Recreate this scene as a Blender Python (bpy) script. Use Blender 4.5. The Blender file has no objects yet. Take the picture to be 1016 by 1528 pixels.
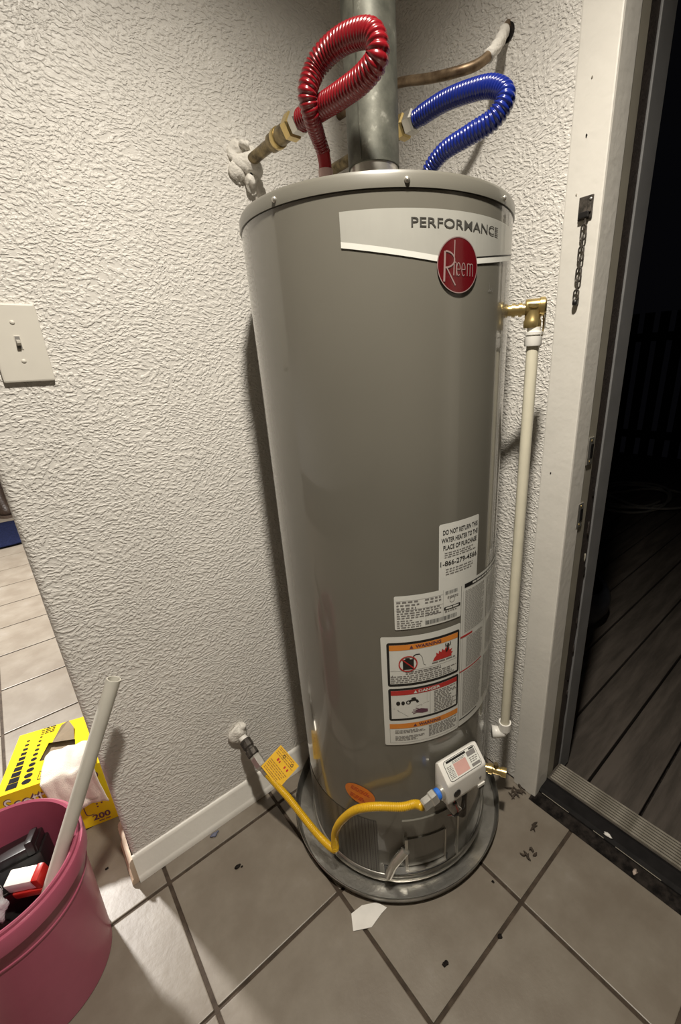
import bpy, bmesh, math, random
from mathutils import Vector, Matrix
from mathutils.geometry import tessellate_polygon
random.seed(7)
scene = bpy.context.scene
COL = scene.collection
PI = math.pi
# ------------------------------------------------------------------ camera
CAM_H = 1.23
cam_d = bpy.data.cameras.new('camera')
cam = bpy.data.objects.new('camera', cam_d)
COL.objects.link(cam)
right = Vector((0.75587206, -0.65310761, -0.04591168))
down = Vector((-0.25722852, -0.2317533, -0.93814919))
fwd = Vector((0.60207219, 0.72093055, -0.34317375))
M3 = Matrix((right, -down, -fwd)).transposed()
cam.matrix_world = Matrix.Translation((0, 0, CAM_H)) @ M3.to_4x4()
cam_d.sensor_fit = 'HORIZONTAL'
cam_d.sensor_width = 36.0
cam_d.lens = 645.966 / 1016 * 36.0
cam_d.shift_x = -(558.42 - 508) / 1016
cam_d.shift_y = (775.28 - 764) / 1016
cam_d.clip_start = 0.02
scene.camera = cam
# ------------------------------------------------------------------ world and lights
world = bpy.data.worlds.new('night')
scene.world = world
world.use_nodes = True
world.node_tree.nodes['Background'].inputs[0].default_value = (0.006, 0.006, 0.008, 1)
world.node_tree.nodes['Background'].inputs[1].default_value = 0.25


def downlight(name, loc, watts, radius, colour, cone):
    """recessed can lamp in a ceiling, shining down"""
    l = bpy.data.lights.new(name, 'SPOT')
    l.energy = watts
    l.shadow_soft_size = radius
    l.spot_size = math.radians(cone)
    l.spot_blend = 1.0
    l.color = colour
    o = bpy.data.objects.new(name, l)
    o.location = loc
    COL.objects.link(o)


downlight('ceiling_downlight', (0.22, 0.16, 2.36), 156, 0.045, (1.0, 0.925, 0.805), 137)
downlight('hallway_downlight', (-0.55, 3.1, 2.36), 780, 0.08, (1.0, 0.96, 0.91), 150)
scene.view_settings.view_transform = 'Standard'
scene.view_settings.look = 'None'
scene.view_settings.gamma = 1.0
scene.view_settings.use_curve_mapping = False
scene.view_settings.exposure = 0.0

# ------------------------------------------------------------------ materials
MATS = {}


def srgb(r, g, b):
    f = lambda c: c / 12.92 if c <= 0.04045 else ((c + 0.055) / 1.055) ** 2.4
    return (f(r / 255), f(g / 255), f(b / 255), 1)


def mat(name, col, rough=0.5, metal=0.0, coat=0.0, var=0.08, scale=30.0, bump=0.0, bscale=None, trans=0.0, alpha=1.0,
        spec=0.5, detail=3.0, sss=0.0):
    """principled material with a little procedural variation in colour and an optional fine relief"""
    if name in MATS:
        return MATS[name]
    m = bpy.data.materials.new(name)
    m.use_nodes = True
    nt = m.node_tree
    p = nt.nodes['Principled BSDF']
    p.inputs['Roughness'].default_value = rough
    p.inputs['Metallic'].default_value = metal
    p.inputs['Coat Weight'].default_value = coat
    p.inputs['Coat Roughness'].default_value = 0.05
    p.inputs['Transmission Weight'].default_value = trans
    p.inputs['Alpha'].default_value = alpha
    p.inputs['Specular IOR Level'].default_value = spec
    tc = nt.nodes.new('ShaderNodeTexCoord')
    n = nt.nodes.new('ShaderNodeTexNoise')
    n.inputs['Scale'].default_value = scale
    n.inputs['Detail'].default_value = detail
    nt.links.new(tc.outputs['Object'], n.inputs['Vector'])
    r = nt.nodes.new('ShaderNodeMapRange')
    r.inputs[1].default_value = 0.3
    r.inputs[2].default_value = 0.7
    r.inputs[3].default_value = 1 - var
    r.inputs[4].default_value = 1 + var
    nt.links.new(n.outputs[0], r.inputs[0])
    mx = nt.nodes.new('ShaderNodeVectorMath')
    mx.operation = 'SCALE'
    mx.inputs[0].default_value = col[:3]
    nt.links.new(r.outputs[0], mx.inputs['Scale'])
    nt.links.new(mx.outputs[0], p.inputs['Base Color'])
    if bump:
        n2 = nt.nodes.new('ShaderNodeTexNoise')
        n2.inputs['Scale'].default_value = bscale or scale * 4
        n2.inputs['Detail'].default_value = 2
        nt.links.new(tc.outputs['Object'], n2.inputs['Vector'])
        b = nt.nodes.new('ShaderNodeBump')
        b.inputs['Strength'].default_value = 1.0
        b.inputs['Distance'].default_value = bump
        nt.links.new(n2.outputs[0], b.inputs['Height'])
        nt.links.new(b.outputs[0], p.inputs['Normal'])
    MATS[name] = m
    return m


def wall_material(name, col, amount, stretch):
    """painted plaster with a rolled, ridged knock-down relief"""
    m = bpy.data.materials.new(name)
    m.use_nodes = True
    nt = m.node_tree
    L = nt.links.new
    p = nt.nodes['Principled BSDF']
    p.inputs['Roughness'].default_value = 0.42
    p.inputs['Specular IOR Level'].default_value = 0.42
    tc = nt.nodes.new('ShaderNodeTexCoord')
    mp = nt.nodes.new('ShaderNodeMapping')
    mp.inputs['Scale'].default_value = stretch
    L(tc.outputs['Object'], mp.inputs['Vector'])
    wn = nt.nodes.new('ShaderNodeTexNoise')
    wn.inputs['Scale'].default_value = 9
    wn.inputs['Detail'].default_value = 2
    L(mp.outputs[0], wn.inputs['Vector'])
    va = nt.nodes.new('ShaderNodeVectorMath')
    va.operation = 'MULTIPLY_ADD'
    va.inputs[1].default_value = (0.05, 0.05, 0.05)
    L(wn.outputs['Color'], va.inputs[0])
    L(mp.outputs[0], va.inputs[2])
    n1 = nt.nodes.new('ShaderNodeTexNoise')
    n1.inputs['Scale'].default_value = 165
    n1.inputs['Detail'].default_value = 1.8
    n1.inputs['Roughness'].default_value = 0.45
    L(va.outputs[0], n1.inputs['Vector'])
    rr = nt.nodes.new('ShaderNodeMapRange')
    rr.inputs[1].default_value = 0.40; rr.inputs[2].default_value = 0.66
    rr.inputs[3].default_value = 0.0; rr.inputs[4].default_value = 1.0
    rr.interpolation_type = 'SMOOTHSTEP'
    L(n1.outputs[0], rr.inputs[0])
    n3 = nt.nodes.new('ShaderNodeTexNoise')
    n3.inputs['Scale'].default_value = 70
    n3.inputs['Detail'].default_value = 2
    L(va.outputs[0], n3.inputs['Vector'])
    s = nt.nodes.new('ShaderNodeMath'); s.operation = 'MULTIPLY_ADD'
    s.inputs[1].default_value = 0.9
    L(n3.outputs[0], s.inputs[0]); L(rr.outputs[0], s.inputs[2])
    bp = nt.nodes.new('ShaderNodeBump')
    bp.inputs['Strength'].default_value = 1.0
    bp.inputs['Distance'].default_value = amount
    L(s.outputs[0], bp.inputs['Height'])
    L(bp.outputs[0], p.inputs['Normal'])
    n4 = nt.nodes.new('ShaderNodeTexNoise')
    n4.inputs['Scale'].default_value = 4
    n4.inputs['Detail'].default_value = 5
    L(tc.outputs['Object'], n4.inputs['Vector'])
    cr = nt.nodes.new('ShaderNodeMapRange')
    cr.inputs[1].default_value = 0.3; cr.inputs[2].default_value = 0.7
    cr.inputs[3].default_value = 0.95; cr.inputs[4].default_value = 1.03
    L(n4.outputs[0], cr.inputs[0])
    sc = nt.nodes.new('ShaderNodeVectorMath'); sc.operation = 'SCALE'
    sc.inputs[0].default_value = col[:3]
    L(cr.outputs[0], sc.inputs['Scale'])
    L(sc.outputs[0], p.inputs['Base Color'])
    MATS[name] = m
    return m


def mottled(name, c1, c2, scale, rough, metal=0.0, bump=0.0, c3=None, lo=0.38, hi=0.62, coat=0.0, stretch=(1, 1, 1), world=False):
    """two or three tones mixed by noise: stone tile, zinc, weathered board"""
    m = bpy.data.materials.new(name)
    m.use_nodes = True
    nt = m.node_tree
    L = nt.links.new
    p = nt.nodes['Principled BSDF']
    p.inputs['Roughness'].default_value = rough
    p.inputs['Metallic'].default_value = metal
    p.inputs['Coat Weight'].default_value = coat
    tc = nt.nodes.new('ShaderNodeTexCoord')
    mp = nt.nodes.new('ShaderNodeMapping')
    mp.inputs['Scale'].default_value = stretch
    if world:
        g = nt.nodes.new('ShaderNodeNewGeometry')
        L(g.outputs['Position'], mp.inputs['Vector'])
    else:
        L(tc.outputs['Object'], mp.inputs['Vector'])
    n = nt.nodes.new('ShaderNodeTexNoise')
    n.inputs['Scale'].default_value = scale
    n.inputs['Detail'].default_value = 6
    n.inputs['Roughness'].default_value = 0.62
    L(mp.outputs[0], n.inputs['Vector'])
    cr = nt.nodes.new('ShaderNodeValToRGB')
    cr.color_ramp.elements[0].position = lo
    cr.color_ramp.elements[0].color = c1
    cr.color_ramp.elements[1].position = hi
    cr.color_ramp.elements[1].color = c2
    if c3:
        e = cr.color_ramp.elements.new(min(0.95, hi + 0.08))
        e.color = c3
    L(n.outputs[0], cr.inputs[0])
    L(cr.outputs[0], p.inputs['Base Color'])
    if bump:
        b = nt.nodes.new('ShaderNodeBump')
        b.inputs['Strength'].default_value = 1
        b.inputs['Distance'].default_value = bump
        L(n.outputs[0], b.inputs['Height'])
        L(b.outputs[0], p.inputs['Normal'])
    MATS[name] = m
    return m


PLASTER = wall_material('rolled_plaster', (0.76, 0.735, 0.69), 0.0013, (0.8, 0.8, 1.2))
PAINT = mat('white_gloss_paint', (0.74, 0.715, 0.66), 0.38, var=0.04, scale=8, bump=0.0006, bscale=60)
TILE = mottled('stone_tile', (0.176, 0.148, 0.116, 1), (0.214, 0.186, 0.150, 1), 9, 0.40, bump=0.0016, c3=(0.235, 0.208, 0.175, 1), world=True)
GROUT = mottled('brown_grout', (0.035, 0.023, 0.014, 1), (0.065, 0.045, 0.030, 1), 40, 0.85, bump=0.002)
JACKET = mat('grey_enamel', (0.165, 0.156, 0.130), 0.27, coat=0.8, var=0.03, scale=5)
CAPM = mat('grey_enamel_cap', (0.150, 0.143, 0.12), 0.36, coat=0.3, var=0.03, scale=5)
ZINC = mottled('galvanised_steel', (0.085, 0.088, 0.072, 1), (0.16, 0.162, 0.135, 1), 22, 0.5, metal=0.35, c3=(0.34, 0.34, 0.30, 1), lo=0.40, hi=0.62)
ALU = mottled('pan_aluminium', (0.46, 0.45, 0.42, 1), (0.64, 0.625, 0.585, 1), 7, 0.28, metal=0.92, bump=0.004)
STEEL = mat('bright_steel', (0.60, 0.58, 0.53), 0.3, 0.8, var=0.1)
BRASS = mat('brass', (0.62, 0.47, 0.20), 0.28, 0.85, var=0.12, scale=60)
OLDBRASS = mottled('tarnished_brass', (0.10, 0.075, 0.04, 1), (0.30, 0.235, 0.125, 1), 50, 0.45, metal=0.7)
COPPER = mottled('old_copper', (0.13, 0.085, 0.05, 1), (0.30, 0.22, 0.14, 1), 35, 0.45, metal=0.7)
IRON = mottled('black_iron', (0.035, 0.03, 0.025, 1), (0.11, 0.095, 0.08, 1), 60, 0.55, metal=0.4, bump=0.001)
RED = mat('red_hose_plastic', (0.19, 0.005, 0.010), 0.25, coat=0.5, var=0.08)
REDSM = mat('red_sleeve', (0.30, 0.010, 0.015), 0.4, var=0.08)
BLUE = mat('blue_hose_plastic', (0.006, 0.018, 0.19), 0.25, coat=0.5, var=0.08)
YELLOW = mat('yellow_hose_coating', (0.68, 0.40, 0.012), 0.35, coat=0.2, var=0.06)
PVC = mat('white_pvc', (0.72, 0.68, 0.54), 0.35, var=0.04)
PVCG = mat('greyed_pvc', (0.62, 0.60, 0.53), 0.4, var=0.08, scale=12)
WHITEP = mat('white_plastic', (0.80, 0.78, 0.73), 0.35, var=0.02)
SWITCHM = mat('ivory_plastic', (0.70, 0.67, 0.60), 0.4, var=0.02)
PAPER = mat('white_label_film', (0.76, 0.76, 0.71), 0.32, coat=0.2, var=0.02)
SILVER = mat('silver_foil', (0.52, 0.515, 0.47), 0.30, 0.25, coat=0.3, var=0.03)
INK = mat('black_ink', (0.015, 0.014, 0.013), 0.4, var=0.0)
GREYINK = mat('grey_ink', (0.22, 0.21, 0.20), 0.5, var=0.0)
PALEINK = mat('pale_ink', (0.45, 0.44, 0.41), 0.5, var=0.0)
ORANGE = mat('orange_print', (0.78, 0.27, 0.04), 0.4, var=0.03)
REDINK = mat('red_print', (0.52, 0.035, 0.03), 0.4, var=0.04)
PINKINK = mat('faded_red_print', (0.62, 0.36, 0.32), 0.5, var=0.05)
LOGO = mat('dark_red_enamel', (0.105, 0.004, 0.007), 0.22, coat=0.6, var=0.05)
LOGOINK = mat('pinkish_silver_print', (0.36, 0.25, 0.24), 0.35, 0.2, var=0.03)
STICKER = mat('orange_sticker', (0.82, 0.24, 0.03), 0.5, var=0.08, scale=60)
TAGM = mat('yellow_tag_card', (0.85, 0.50, 0.02), 0.45, var=0.05)
TAGINK = mat('brown_tag_print', (0.42, 0.20, 0.02), 0.5, var=0.05)
PLASTERLUMP = mat('patch_plaster', (0.76, 0.73, 0.67), 0.75, var=0.06, scale=60, bump=0.003, bscale=120)
BLACKP = mat('black_plastic', (0.014, 0.013, 0.013), 0.35, var=0.1)
DARKR = mat('dark_rubber', (0.035, 0.027, 0.023), 0.6, var=0.2, scale=60, bump=0.001)
DIRT = mottled('black_grime', (0.006, 0.005, 0.0045, 1), (0.028, 0.023, 0.020, 1), 45, 0.6, bump=0.003)
MATS['black_grime'].node_tree.nodes['Principled BSDF'].inputs['Specular IOR Level'].default_value = 0.12
MATS['black_grime'].node_tree.nodes['Principled BSDF'].inputs['Roughness'].default_value = 0.9
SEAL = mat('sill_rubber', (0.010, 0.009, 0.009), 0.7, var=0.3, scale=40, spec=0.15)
GREIGE = mat('worn_greige_paint', (0.29, 0.268, 0.22), 0.5, var=0.10, scale=12)
SLATE = mat('grey_outer_frame', (0.17, 0.17, 0.172), 0.55, var=0.1, scale=14)
SILL = mottled('ribbed_aluminium', (0.20, 0.18, 0.145, 1), (0.34, 0.31, 0.26, 1), 18, 0.45, metal=0.2)
SILLDARK = mat('sill_groove_dark', (0.06, 0.05, 0.04), 0.7, var=0.2)  # darker base colour showing between the paler ridges of the sill
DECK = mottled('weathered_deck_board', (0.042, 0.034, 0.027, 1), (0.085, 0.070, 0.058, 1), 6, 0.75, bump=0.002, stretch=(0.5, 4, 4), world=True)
PINK = mat('pink_plastic', (0.42, 0.095, 0.155), 0.34, coat=0.15, var=0.03)
BOXY = mat('yellow_carton', (0.78, 0.58, 0.020), 0.85, var=0.04, scale=20, spec=0.12)
BOXIN = mat('inner_cardboard', (0.25, 0.19, 0.12), 0.8, var=0.1)
BOXINK = mat('purple_brown_print', (0.13, 0.045, 0.075), 0.5, var=0.05)
BOXBLUE = mat('slate_print', (0.02, 0.02, 0.026), 0.9, var=0.05, spec=0.05)
BOXGOLD = mat('gold_print', (0.55, 0.36, 0.04), 0.5, var=0.05)
CLOTH = mat('white_cloth', (0.82, 0.76, 0.68), 0.9, var=0.05, scale=90, bump=0.0015, bscale=500)
RAWWOOD = mottled('raw_wood', (0.50, 0.38, 0.27, 1), (0.66, 0.54, 0.42, 1), 25, 0.7, stretch=(1, 1, 0.2))
NAVY = mat('navy_pile', (0.012, 0.016, 0.045), 0.95, var=0.35, scale=70, bump=0.01, bscale=250, spec=0.05)
LEATHER = mat('brown_leather', (0.028, 0.016, 0.010), 0.5, var=0.25, scale=20, bump=0.003)
BAG = mat('grey_film', (0.45, 0.46, 0.48), 0.25, var=0.15, scale=30, bump=0.004, bscale=60)
REDP = mat('red_plastic', (0.45, 0.02, 0.015), 0.35, var=0.05)
BLUECAP = mat('blue_cap', (0.03, 0.16, 0.62), 0.4, var=0.05)
SCRAP = mat('white_scrap_paper', (0.74, 0.72, 0.68), 0.7, var=0.05)
BARK = mat('dry_leaf_debris', (0.055, 0.040, 0.028), 0.8, var=0.3, scale=60)
CEIL = mat('ceiling_white', (0.72, 0.70, 0.66), 0.8, var=0.03)
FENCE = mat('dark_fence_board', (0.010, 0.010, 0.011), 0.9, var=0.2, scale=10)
HOSE_OUT = mat('pale_garden_hose', (0.20, 0.19, 0.17), 0.6, var=0.1)

FILM = bpy.data.materials.new('clear_shrink_film')
FILM.use_nodes = True
_nt = FILM.node_tree
_p = _nt.nodes['Principled BSDF']
_p.inputs['Base Color'].default_value = (0.9, 0.9, 0.88, 1)
_p.inputs['Roughness'].default_value = 0.12
_p.inputs['Alpha'].default_value = 0.16
_n = _nt.nodes.new('ShaderNodeTexNoise'); _n.inputs['Scale'].default_value = 14; _n.inputs['Detail'].default_value = 4
_b = _nt.nodes.new('ShaderNodeBump'); _b.inputs['Distance'].default_value = 0.02
_tc = _nt.nodes.new('ShaderNodeTexCoord')
_m = _nt.nodes.new('ShaderNodeMapping'); _m.inputs['Scale'].default_value = (4, 4, 0.6)
_nt.links.new(_tc.outputs['Object'], _m.inputs[0]); _nt.links.new(_m.outputs[0], _n.inputs['Vector'])
_nt.links.new(_n.outputs[0], _b.inputs['Height']); _nt.links.new(_b.outputs[0], _p.inputs['Normal'])

SCREEN = bpy.data.materials.new('perforated_screen')
SCREEN.use_nodes = True
_nt = SCREEN.node_tree
_p = _nt.nodes['Principled BSDF']
_p.inputs['Roughness'].default_value = 0.4
_p.inputs['Metallic'].default_value = 0.3
_tc = _nt.nodes.new('ShaderNodeTexCoord')
_v = _nt.nodes.new('ShaderNodeTexVoronoi'); _v.inputs['Scale'].default_value = 260; _v.inputs['Randomness'].default_value = 0.0
_nt.links.new(_tc.outputs['Object'], _v.inputs['Vector'])
_c = _nt.nodes.new('ShaderNodeValToRGB')
_c.color_ramp.elements[0].position = 0.30; _c.color_ramp.elements[0].color = (0.012, 0.011, 0.010, 1)
_c.color_ramp.elements[1].position = 0.42; _c.color_ramp.elements[1].color = (0.17, 0.16, 0.14, 1)
_nt.links.new(_v.outputs['Distance'], _c.inputs[0]); _nt.links.new(_c.outputs[0], _p.inputs['Base Color'])

# ------------------------------------------------------------------ object helpers
WORLDPOS = {}


def link(o, parent):
    COL.objects.link(o)
    if parent is not None:
        o.parent = parent
        o.matrix_parent_inverse = Matrix.Translation(-WORLDPOS[parent.name])
    WORLDPOS[o.name] = Vector(o.location)


def tag(o, label=None, cat=None, group=None, kind=None):
    if label: o['label'] = label
    if cat: o['category'] = cat
    if group: o['group'] = group
    if kind: o['kind'] = kind
    return o


def thing(name, loc, label=None, cat=None, group=None, kind=None):
    o = bpy.data.objects.new(name, None)
    o.empty_display_size = 0.05
    o.location = loc
    link(o, None)
    return tag(o, label, cat, group, kind)


def build(name, vf, material, parent=None, smooth=False, origin=None, bevel=0.0, auto=None):
    """one mesh object from world-space vertices and faces"""
    v, f = vf
    v = [Vector(p) for p in v]
    if origin is None:
        lo = Vector([min(p[i] for p in v) for i in range(3)])
        hi = Vector([max(p[i] for p in v) for i in range(3)])
        origin = (lo + hi) / 2
    origin = Vector(origin)
    me = bpy.data.meshes.new(name)
    me.from_pydata([tuple(p - origin) for p in v], [], f)
    if bevel:
        bm = bmesh.new(); bm.from_mesh(me)
        bmesh.ops.remove_doubles(bm, verts=bm.verts, dist=1e-6)
        bmesh.ops.bevel(bm, geom=list(bm.edges), offset=bevel, segments=2, profile=0.6, affect='EDGES', clamp_overlap=True)
        bm.to_mesh(me); bm.free()
    me.materials.append(material)
    if smooth:
        me.polygons.foreach_set('use_smooth', [True] * len(me.polygons))
    if auto is not None:
        me.polygons.foreach_set('use_smooth', [True] * len(me.polygons))
        me.set_sharp_from_angle(angle=math.radians(auto))
    me.update()
    o = bpy.data.objects.new(name, me)
    o.location = origin
    link(o, parent)
    return o


def boxv(x0, x1, y0, y1, z0, z1):
    v = [(x0, y0, z0), (x1, y0, z0), (x1, y1, z0), (x0, y1, z0), (x0, y0, z1), (x1, y0, z1), (x1, y1, z1), (x0, y1, z1)]
    f = [(0, 3, 2, 1), (4, 5, 6, 7), (0, 1, 5, 4), (1, 2, 6, 5), (2, 3, 7, 6), (3, 0, 4, 7)]
    return v, f


def obox(c, ax, ay, az, sx, sy, sz):
    """box with its own axes"""
    c, ax, ay, az = Vector(c), Vector(ax), Vector(ay), Vector(az)
    v, f = boxv(-sx / 2, sx / 2, -sy / 2, sy / 2, -sz / 2, sz / 2)
    return [c + ax * p[0] + ay * p[1] + az * p[2] for p in v], f


def join(*parts):
    v, f = [], []
    for pv, pf in parts:
        n = len(v)
        v += list(pv)
        f += [tuple(i + n for i in q) for q in pf]
    return v, f


def prism(poly, axis_a, axis_b, axis_n, origin, d0, d1):
    """extrude a 2-D outline (a,b) between d0 and d1 along axis_n"""
    A, B, N, O = Vector(axis_a), Vector(axis_b), Vector(axis_n), Vector(origin)
    n = len(poly)
    v = [O + A * p[0] + B * p[1] + N * d0 for p in poly] + [O + A * p[0] + B * p[1] + N * d1 for p in poly]
    f = [tuple(range(n - 1, -1, -1)), tuple(range(n, 2 * n))]
    f += [(i, (i + 1) % n, n + (i + 1) % n, n + i) for i in range(n)]
    return v, f


def frame_of(d):
    d = Vector(d).normalized()
    a = Vector((0, 0, 1)) if abs(d.z) < 0.9 else Vector((1, 0, 0))
    u = d.cross(a).normalized()
    return u, d.cross(u).normalized(), d


def lathe(profile, base, axis=(0, 0, 1), segs=48, closed=False):
    """turn (radius, height) pairs round an axis"""
    u, w, d = frame_of(axis)
    base = Vector(base)
    v, f = [], []
    for r, h in profile:
        for k in range(segs):
            a = 2 * PI * k / segs
            v.append(base + d * h + (u * math.cos(a) + w * math.sin(a)) * r)
    m = len(profile)
    for i in range(m - 1 + (1 if closed else 0)):
        j = (i + 1) % m
        for k in range(segs):
            l = (k + 1) % segs
            f.append((i * segs + k, j * segs + k, j * segs + l, i * segs + l))
    if not closed:
        if profile[0][0] > 1e-5: f.append(tuple(range(segs)))
        if profile[-1][0] > 1e-5: f.append(tuple((m - 1) * segs + k for k in range(segs - 1, -1, -1)))
    return v, f


def rod(p0, p1, r, segs=20, r1=None):
    p0, p1 = Vector(p0), Vector(p1)
    L = (p1 - p0).length
    return lathe([(r, 0), (r if r1 is None else r1, L)], p0, p1 - p0, segs)


def hexnut(p0, p1, r):
    p0, p1 = Vector(p0), Vector(p1)
    L = (p1 - p0).length
    return lathe([(r * 0.86, 0), (r, L * 0.15), (r, L * 0.85), (r * 0.86, L)], p0, p1 - p0, 6)


def spline(pts, n):
    """Catmull-Rom through pts, n evenly spaced samples"""
    P = [Vector(p) for p in pts]
    P = [P[0] * 2 - P[1]] + P + [P[-1] * 2 - P[-2]]
    out = []
    for i in range(1, len(P) - 2):
        for k in range(40):
            t = k / 40
            a, b, c, d = P[i - 1], P[i], P[i + 1], P[i + 2]
            out.append(0.5 * ((2 * b) + (c - a) * t + (2 * a - 5 * b + 4 * c - d) * t * t + (3 * b - a - 3 * c + d) * t ** 3))
    out.append(P[-2])
    acc = [0.0]
    for a, b in zip(out, out[1:]):
        acc.append(acc[-1] + (b - a).length)
    res, j = [], 0
    for k in range(n):
        s = acc[-1] * k / (n - 1)
        while j < len(acc) - 2 and acc[j + 1] < s: j += 1
        t = (s - acc[j]) / max(1e-9, acc[j + 1] - acc[j])
        res.append(out[j].lerp(out[j + 1], min(1, max(0, t))))
    return res, acc[-1]


def sweep(path, radii, segs=16, cap=True):
    n = len(path)
    T = [(path[min(n - 1, i + 1)] - path[max(0, i - 1)]).normalized() for i in range(n)]
    u = frame_of(T[0])[0]
    v, f = [], []
    for i in range(n):
        u = (u - T[i] * u.dot(T[i])).normalized()
        w = T[i].cross(u)
        r = radii[i] if hasattr(radii, '__len__') else radii
        for k in range(segs):
            a = 2 * PI * k / segs
            v.append(path[i] + (u * math.cos(a) + w * math.sin(a)) * r)
    for i in range(n - 1):
        for k in range(segs):
            l = (k + 1) % segs
            f.append((i * segs + k, i * segs + l, (i + 1) * segs + l, (i + 1) * segs + k))
    if cap:
        f.append(tuple(range(segs - 1, -1, -1)))
        f.append(tuple((n - 1) * segs + k for k in range(segs)))
    return v, f


def corrugated(pts, r, pitch, depth, segs=18, taper=None):
    _, L = spline(pts, 50)
    ribs = int(L / pitch)
    n = ribs * 6 + 1
    path, L = spline(pts, n)
    rad = []
    for i in range(n):
        s = i / (n - 1)
        ph = (i % 6) / 6
        k = r * (taper(s) if taper else 1)
        rad.append(k - depth * (0.5 - 0.5 * math.cos(2 * PI * ph)) ** 2 if True else k)
    return sweep(path, rad, segs)


def blob(c, rx, ry, rz, seed, rough=0.25, segs=20, rings=12, axis_n=None):
    """an irregular lump"""
    rnd = random.Random(seed)
    ph = [(rnd.uniform(1, 4), rnd.uniform(1, 4), rnd.uniform(0, 6.3), rnd.uniform(0, 6.3)) for _ in range(5)]
    v, f = [], []
    for i in range(rings + 1):
        t = PI * i / rings
        for k in range(segs):
            a = 2 * PI * k / segs
            d = 1 + rough * sum(math.sin(p * a + r) * math.sin(q * t + s) for p, q, r, s in
                                [(round(x[0]), x[1], x[2], x[3]) for x in ph]) / 2.2
            v.append((c[0] + rx * d * math.sin(t) * math.cos(a), c[1] + ry * d * math.sin(t) * math.sin(a), c[2] + rz * d * math.cos(t)))
    for i in range(rings):
        for k in range(segs):
            l = (k + 1) % segs
            f.append((i * segs + k, (i + 1) * segs + k, (i + 1) * segs + l, i * segs + l))
    return v, f


# ---- flat print: everything is laid out in (u, v) and put on its surface by a place() function
def text_uv(body, x0, x1, y0, y1, bold=0.0):
    cu = bpy.data.curves.new('lettering', 'FONT')
    cu.body = body
    cu.offset = bold
    cu.resolution_u = 3
    ob = bpy.data.objects.new('lettering', cu)
    COL.objects.link(ob)
    dg = bpy.context.evaluated_depsgraph_get()
    me = ob.evaluated_get(dg).to_mesh()
    V = [(p.co.x, p.co.y) for p in me.vertices]
    F = [tuple(p.vertices) for p in me.polygons]
    ob.evaluated_get(dg).to_mesh_clear()
    bpy.data.objects.remove(ob)
    bpy.data.curves.remove(cu)
    ax, bx = min(p[0] for p in V), max(p[0] for p in V)
    ay, by = min(p[1] for p in V), max(p[1] for p in V)
    return [(x0 + (p[0] - ax) / (bx - ax) * (x1 - x0), y0 + (p[1] - ay) / (by - ay) * (y1 - y0)) for p in V], F


def rect_uv(x0, x1, y0, y1, n=1):
    V, F = [], []
    for i in range(n + 1):
        x = x0 + (x1 - x0) * i / n
        V += [(x, y0), (x, y1)]
    for i in range(n):
        F.append((2 * i, 2 * i + 2, 2 * i + 3, 2 * i + 1))
    return V, F


def round_uv(x0, x1, y0, y1, r, n=12):
    """rectangle with rounded corners as vertical strips"""
    xs = [x0 + r * (1 - math.cos(PI / 2 * k / 5)) for k in range(6)]
    xs += [x0 + r + (x1 - x0 - 2 * r) * k / n for k in range(1, n)]
    xs += [x1 - r * (1 - math.cos(PI / 2 * k / 5)) for k in range(5, -1, -1)]
    V, F = [], []
    for x in xs:
        d = min(x - x0, x1 - x)
        q = 0 if d >= r else r - math.sqrt(max(0, r * r - (r - d) ** 2))
        V += [(x, y0 + q), (x, y1 - q)]
    for i in range(len(xs) - 1):
        F.append((2 * i, 2 * i + 2, 2 * i + 3, 2 * i + 1))
    return V, F


def ring_uv(cx, cy, ro, ri, n=32, sx=1.0, sy=1.0):
    V, F = [], []
    for k in range(n):
        a = 2 * PI * k / n
        V += [(cx + ro * sx * math.cos(a), cy + ro * sy * math.sin(a)), (cx + ri * sx * math.cos(a), cy + ri * sy * math.sin(a))]
    for k in range(n):
        l = (k + 1) % n
        F.append((2 * k, 2 * l, 2 * l + 1, 2 * k + 1))
    return V, F


def disc_uv(cx, cy, rx, ry, n=28):
    V = [(cx, cy)] + [(cx + rx * math.cos(2 * PI * k / n), cy + ry * math.sin(2 * PI * k / n)) for k in range(n)]
    return V, [(0, k + 1, (k + 1) % n + 1) for k in range(n)]


def poly_uv(pts):
    return list(pts), [tuple(t) for t in tessellate_polygon([[Vector((p[0], p[1], 0)) for p in pts]])]


def line_uv(p, q, w):
    d = Vector((q[0] - p[0], q[1] - p[1])).normalized() * (w / 2)
    nx, ny = -d.y, d.x
    return [(p[0] + nx, p[1] + ny), (p[0] - nx, p[1] - ny), (q[0] - nx, q[1] - ny), (q[0] + nx, q[1] + ny)], [(0, 1, 2, 3)]


def words_uv(x0, x1, y0, y1, rows, fill=0.55, seed=1, ragged=0.25, gap=0.12, wl=(0.012, 0.030)):
    """rows of print too small to read: one little bar per word"""
    rnd = random.Random(seed)
    parts = []
    h = (y1 - y0) / rows
    W = x1 - x0
    for r in range(rows):
        yb = y1 - (r + 1) * h + h * (1 - fill) / 2
        x = x0
        end = x1 - W * (rnd.random() * ragged if rnd.random() < 0.5 else 0)
        while x < end - wl[0] * 0.3:
            w = min(rnd.uniform(*wl), end - x)
            parts.append(rect_uv(x, x + w, yb, yb + h * fill))
            x += w + h * 0.45
    return join(*parts)


def bars_uv(x0, x1, y0, y1, n, seed):
    rnd = random.Random(seed)
    parts = []
    w = (x1 - x0) / n
    for k in range(n):
        parts.append(rect_uv(x0 + k * w, x0 + k * w + w * rnd.choice((0.3, 0.45, 0.7)), y0, y1))
    return join(*parts)


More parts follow.
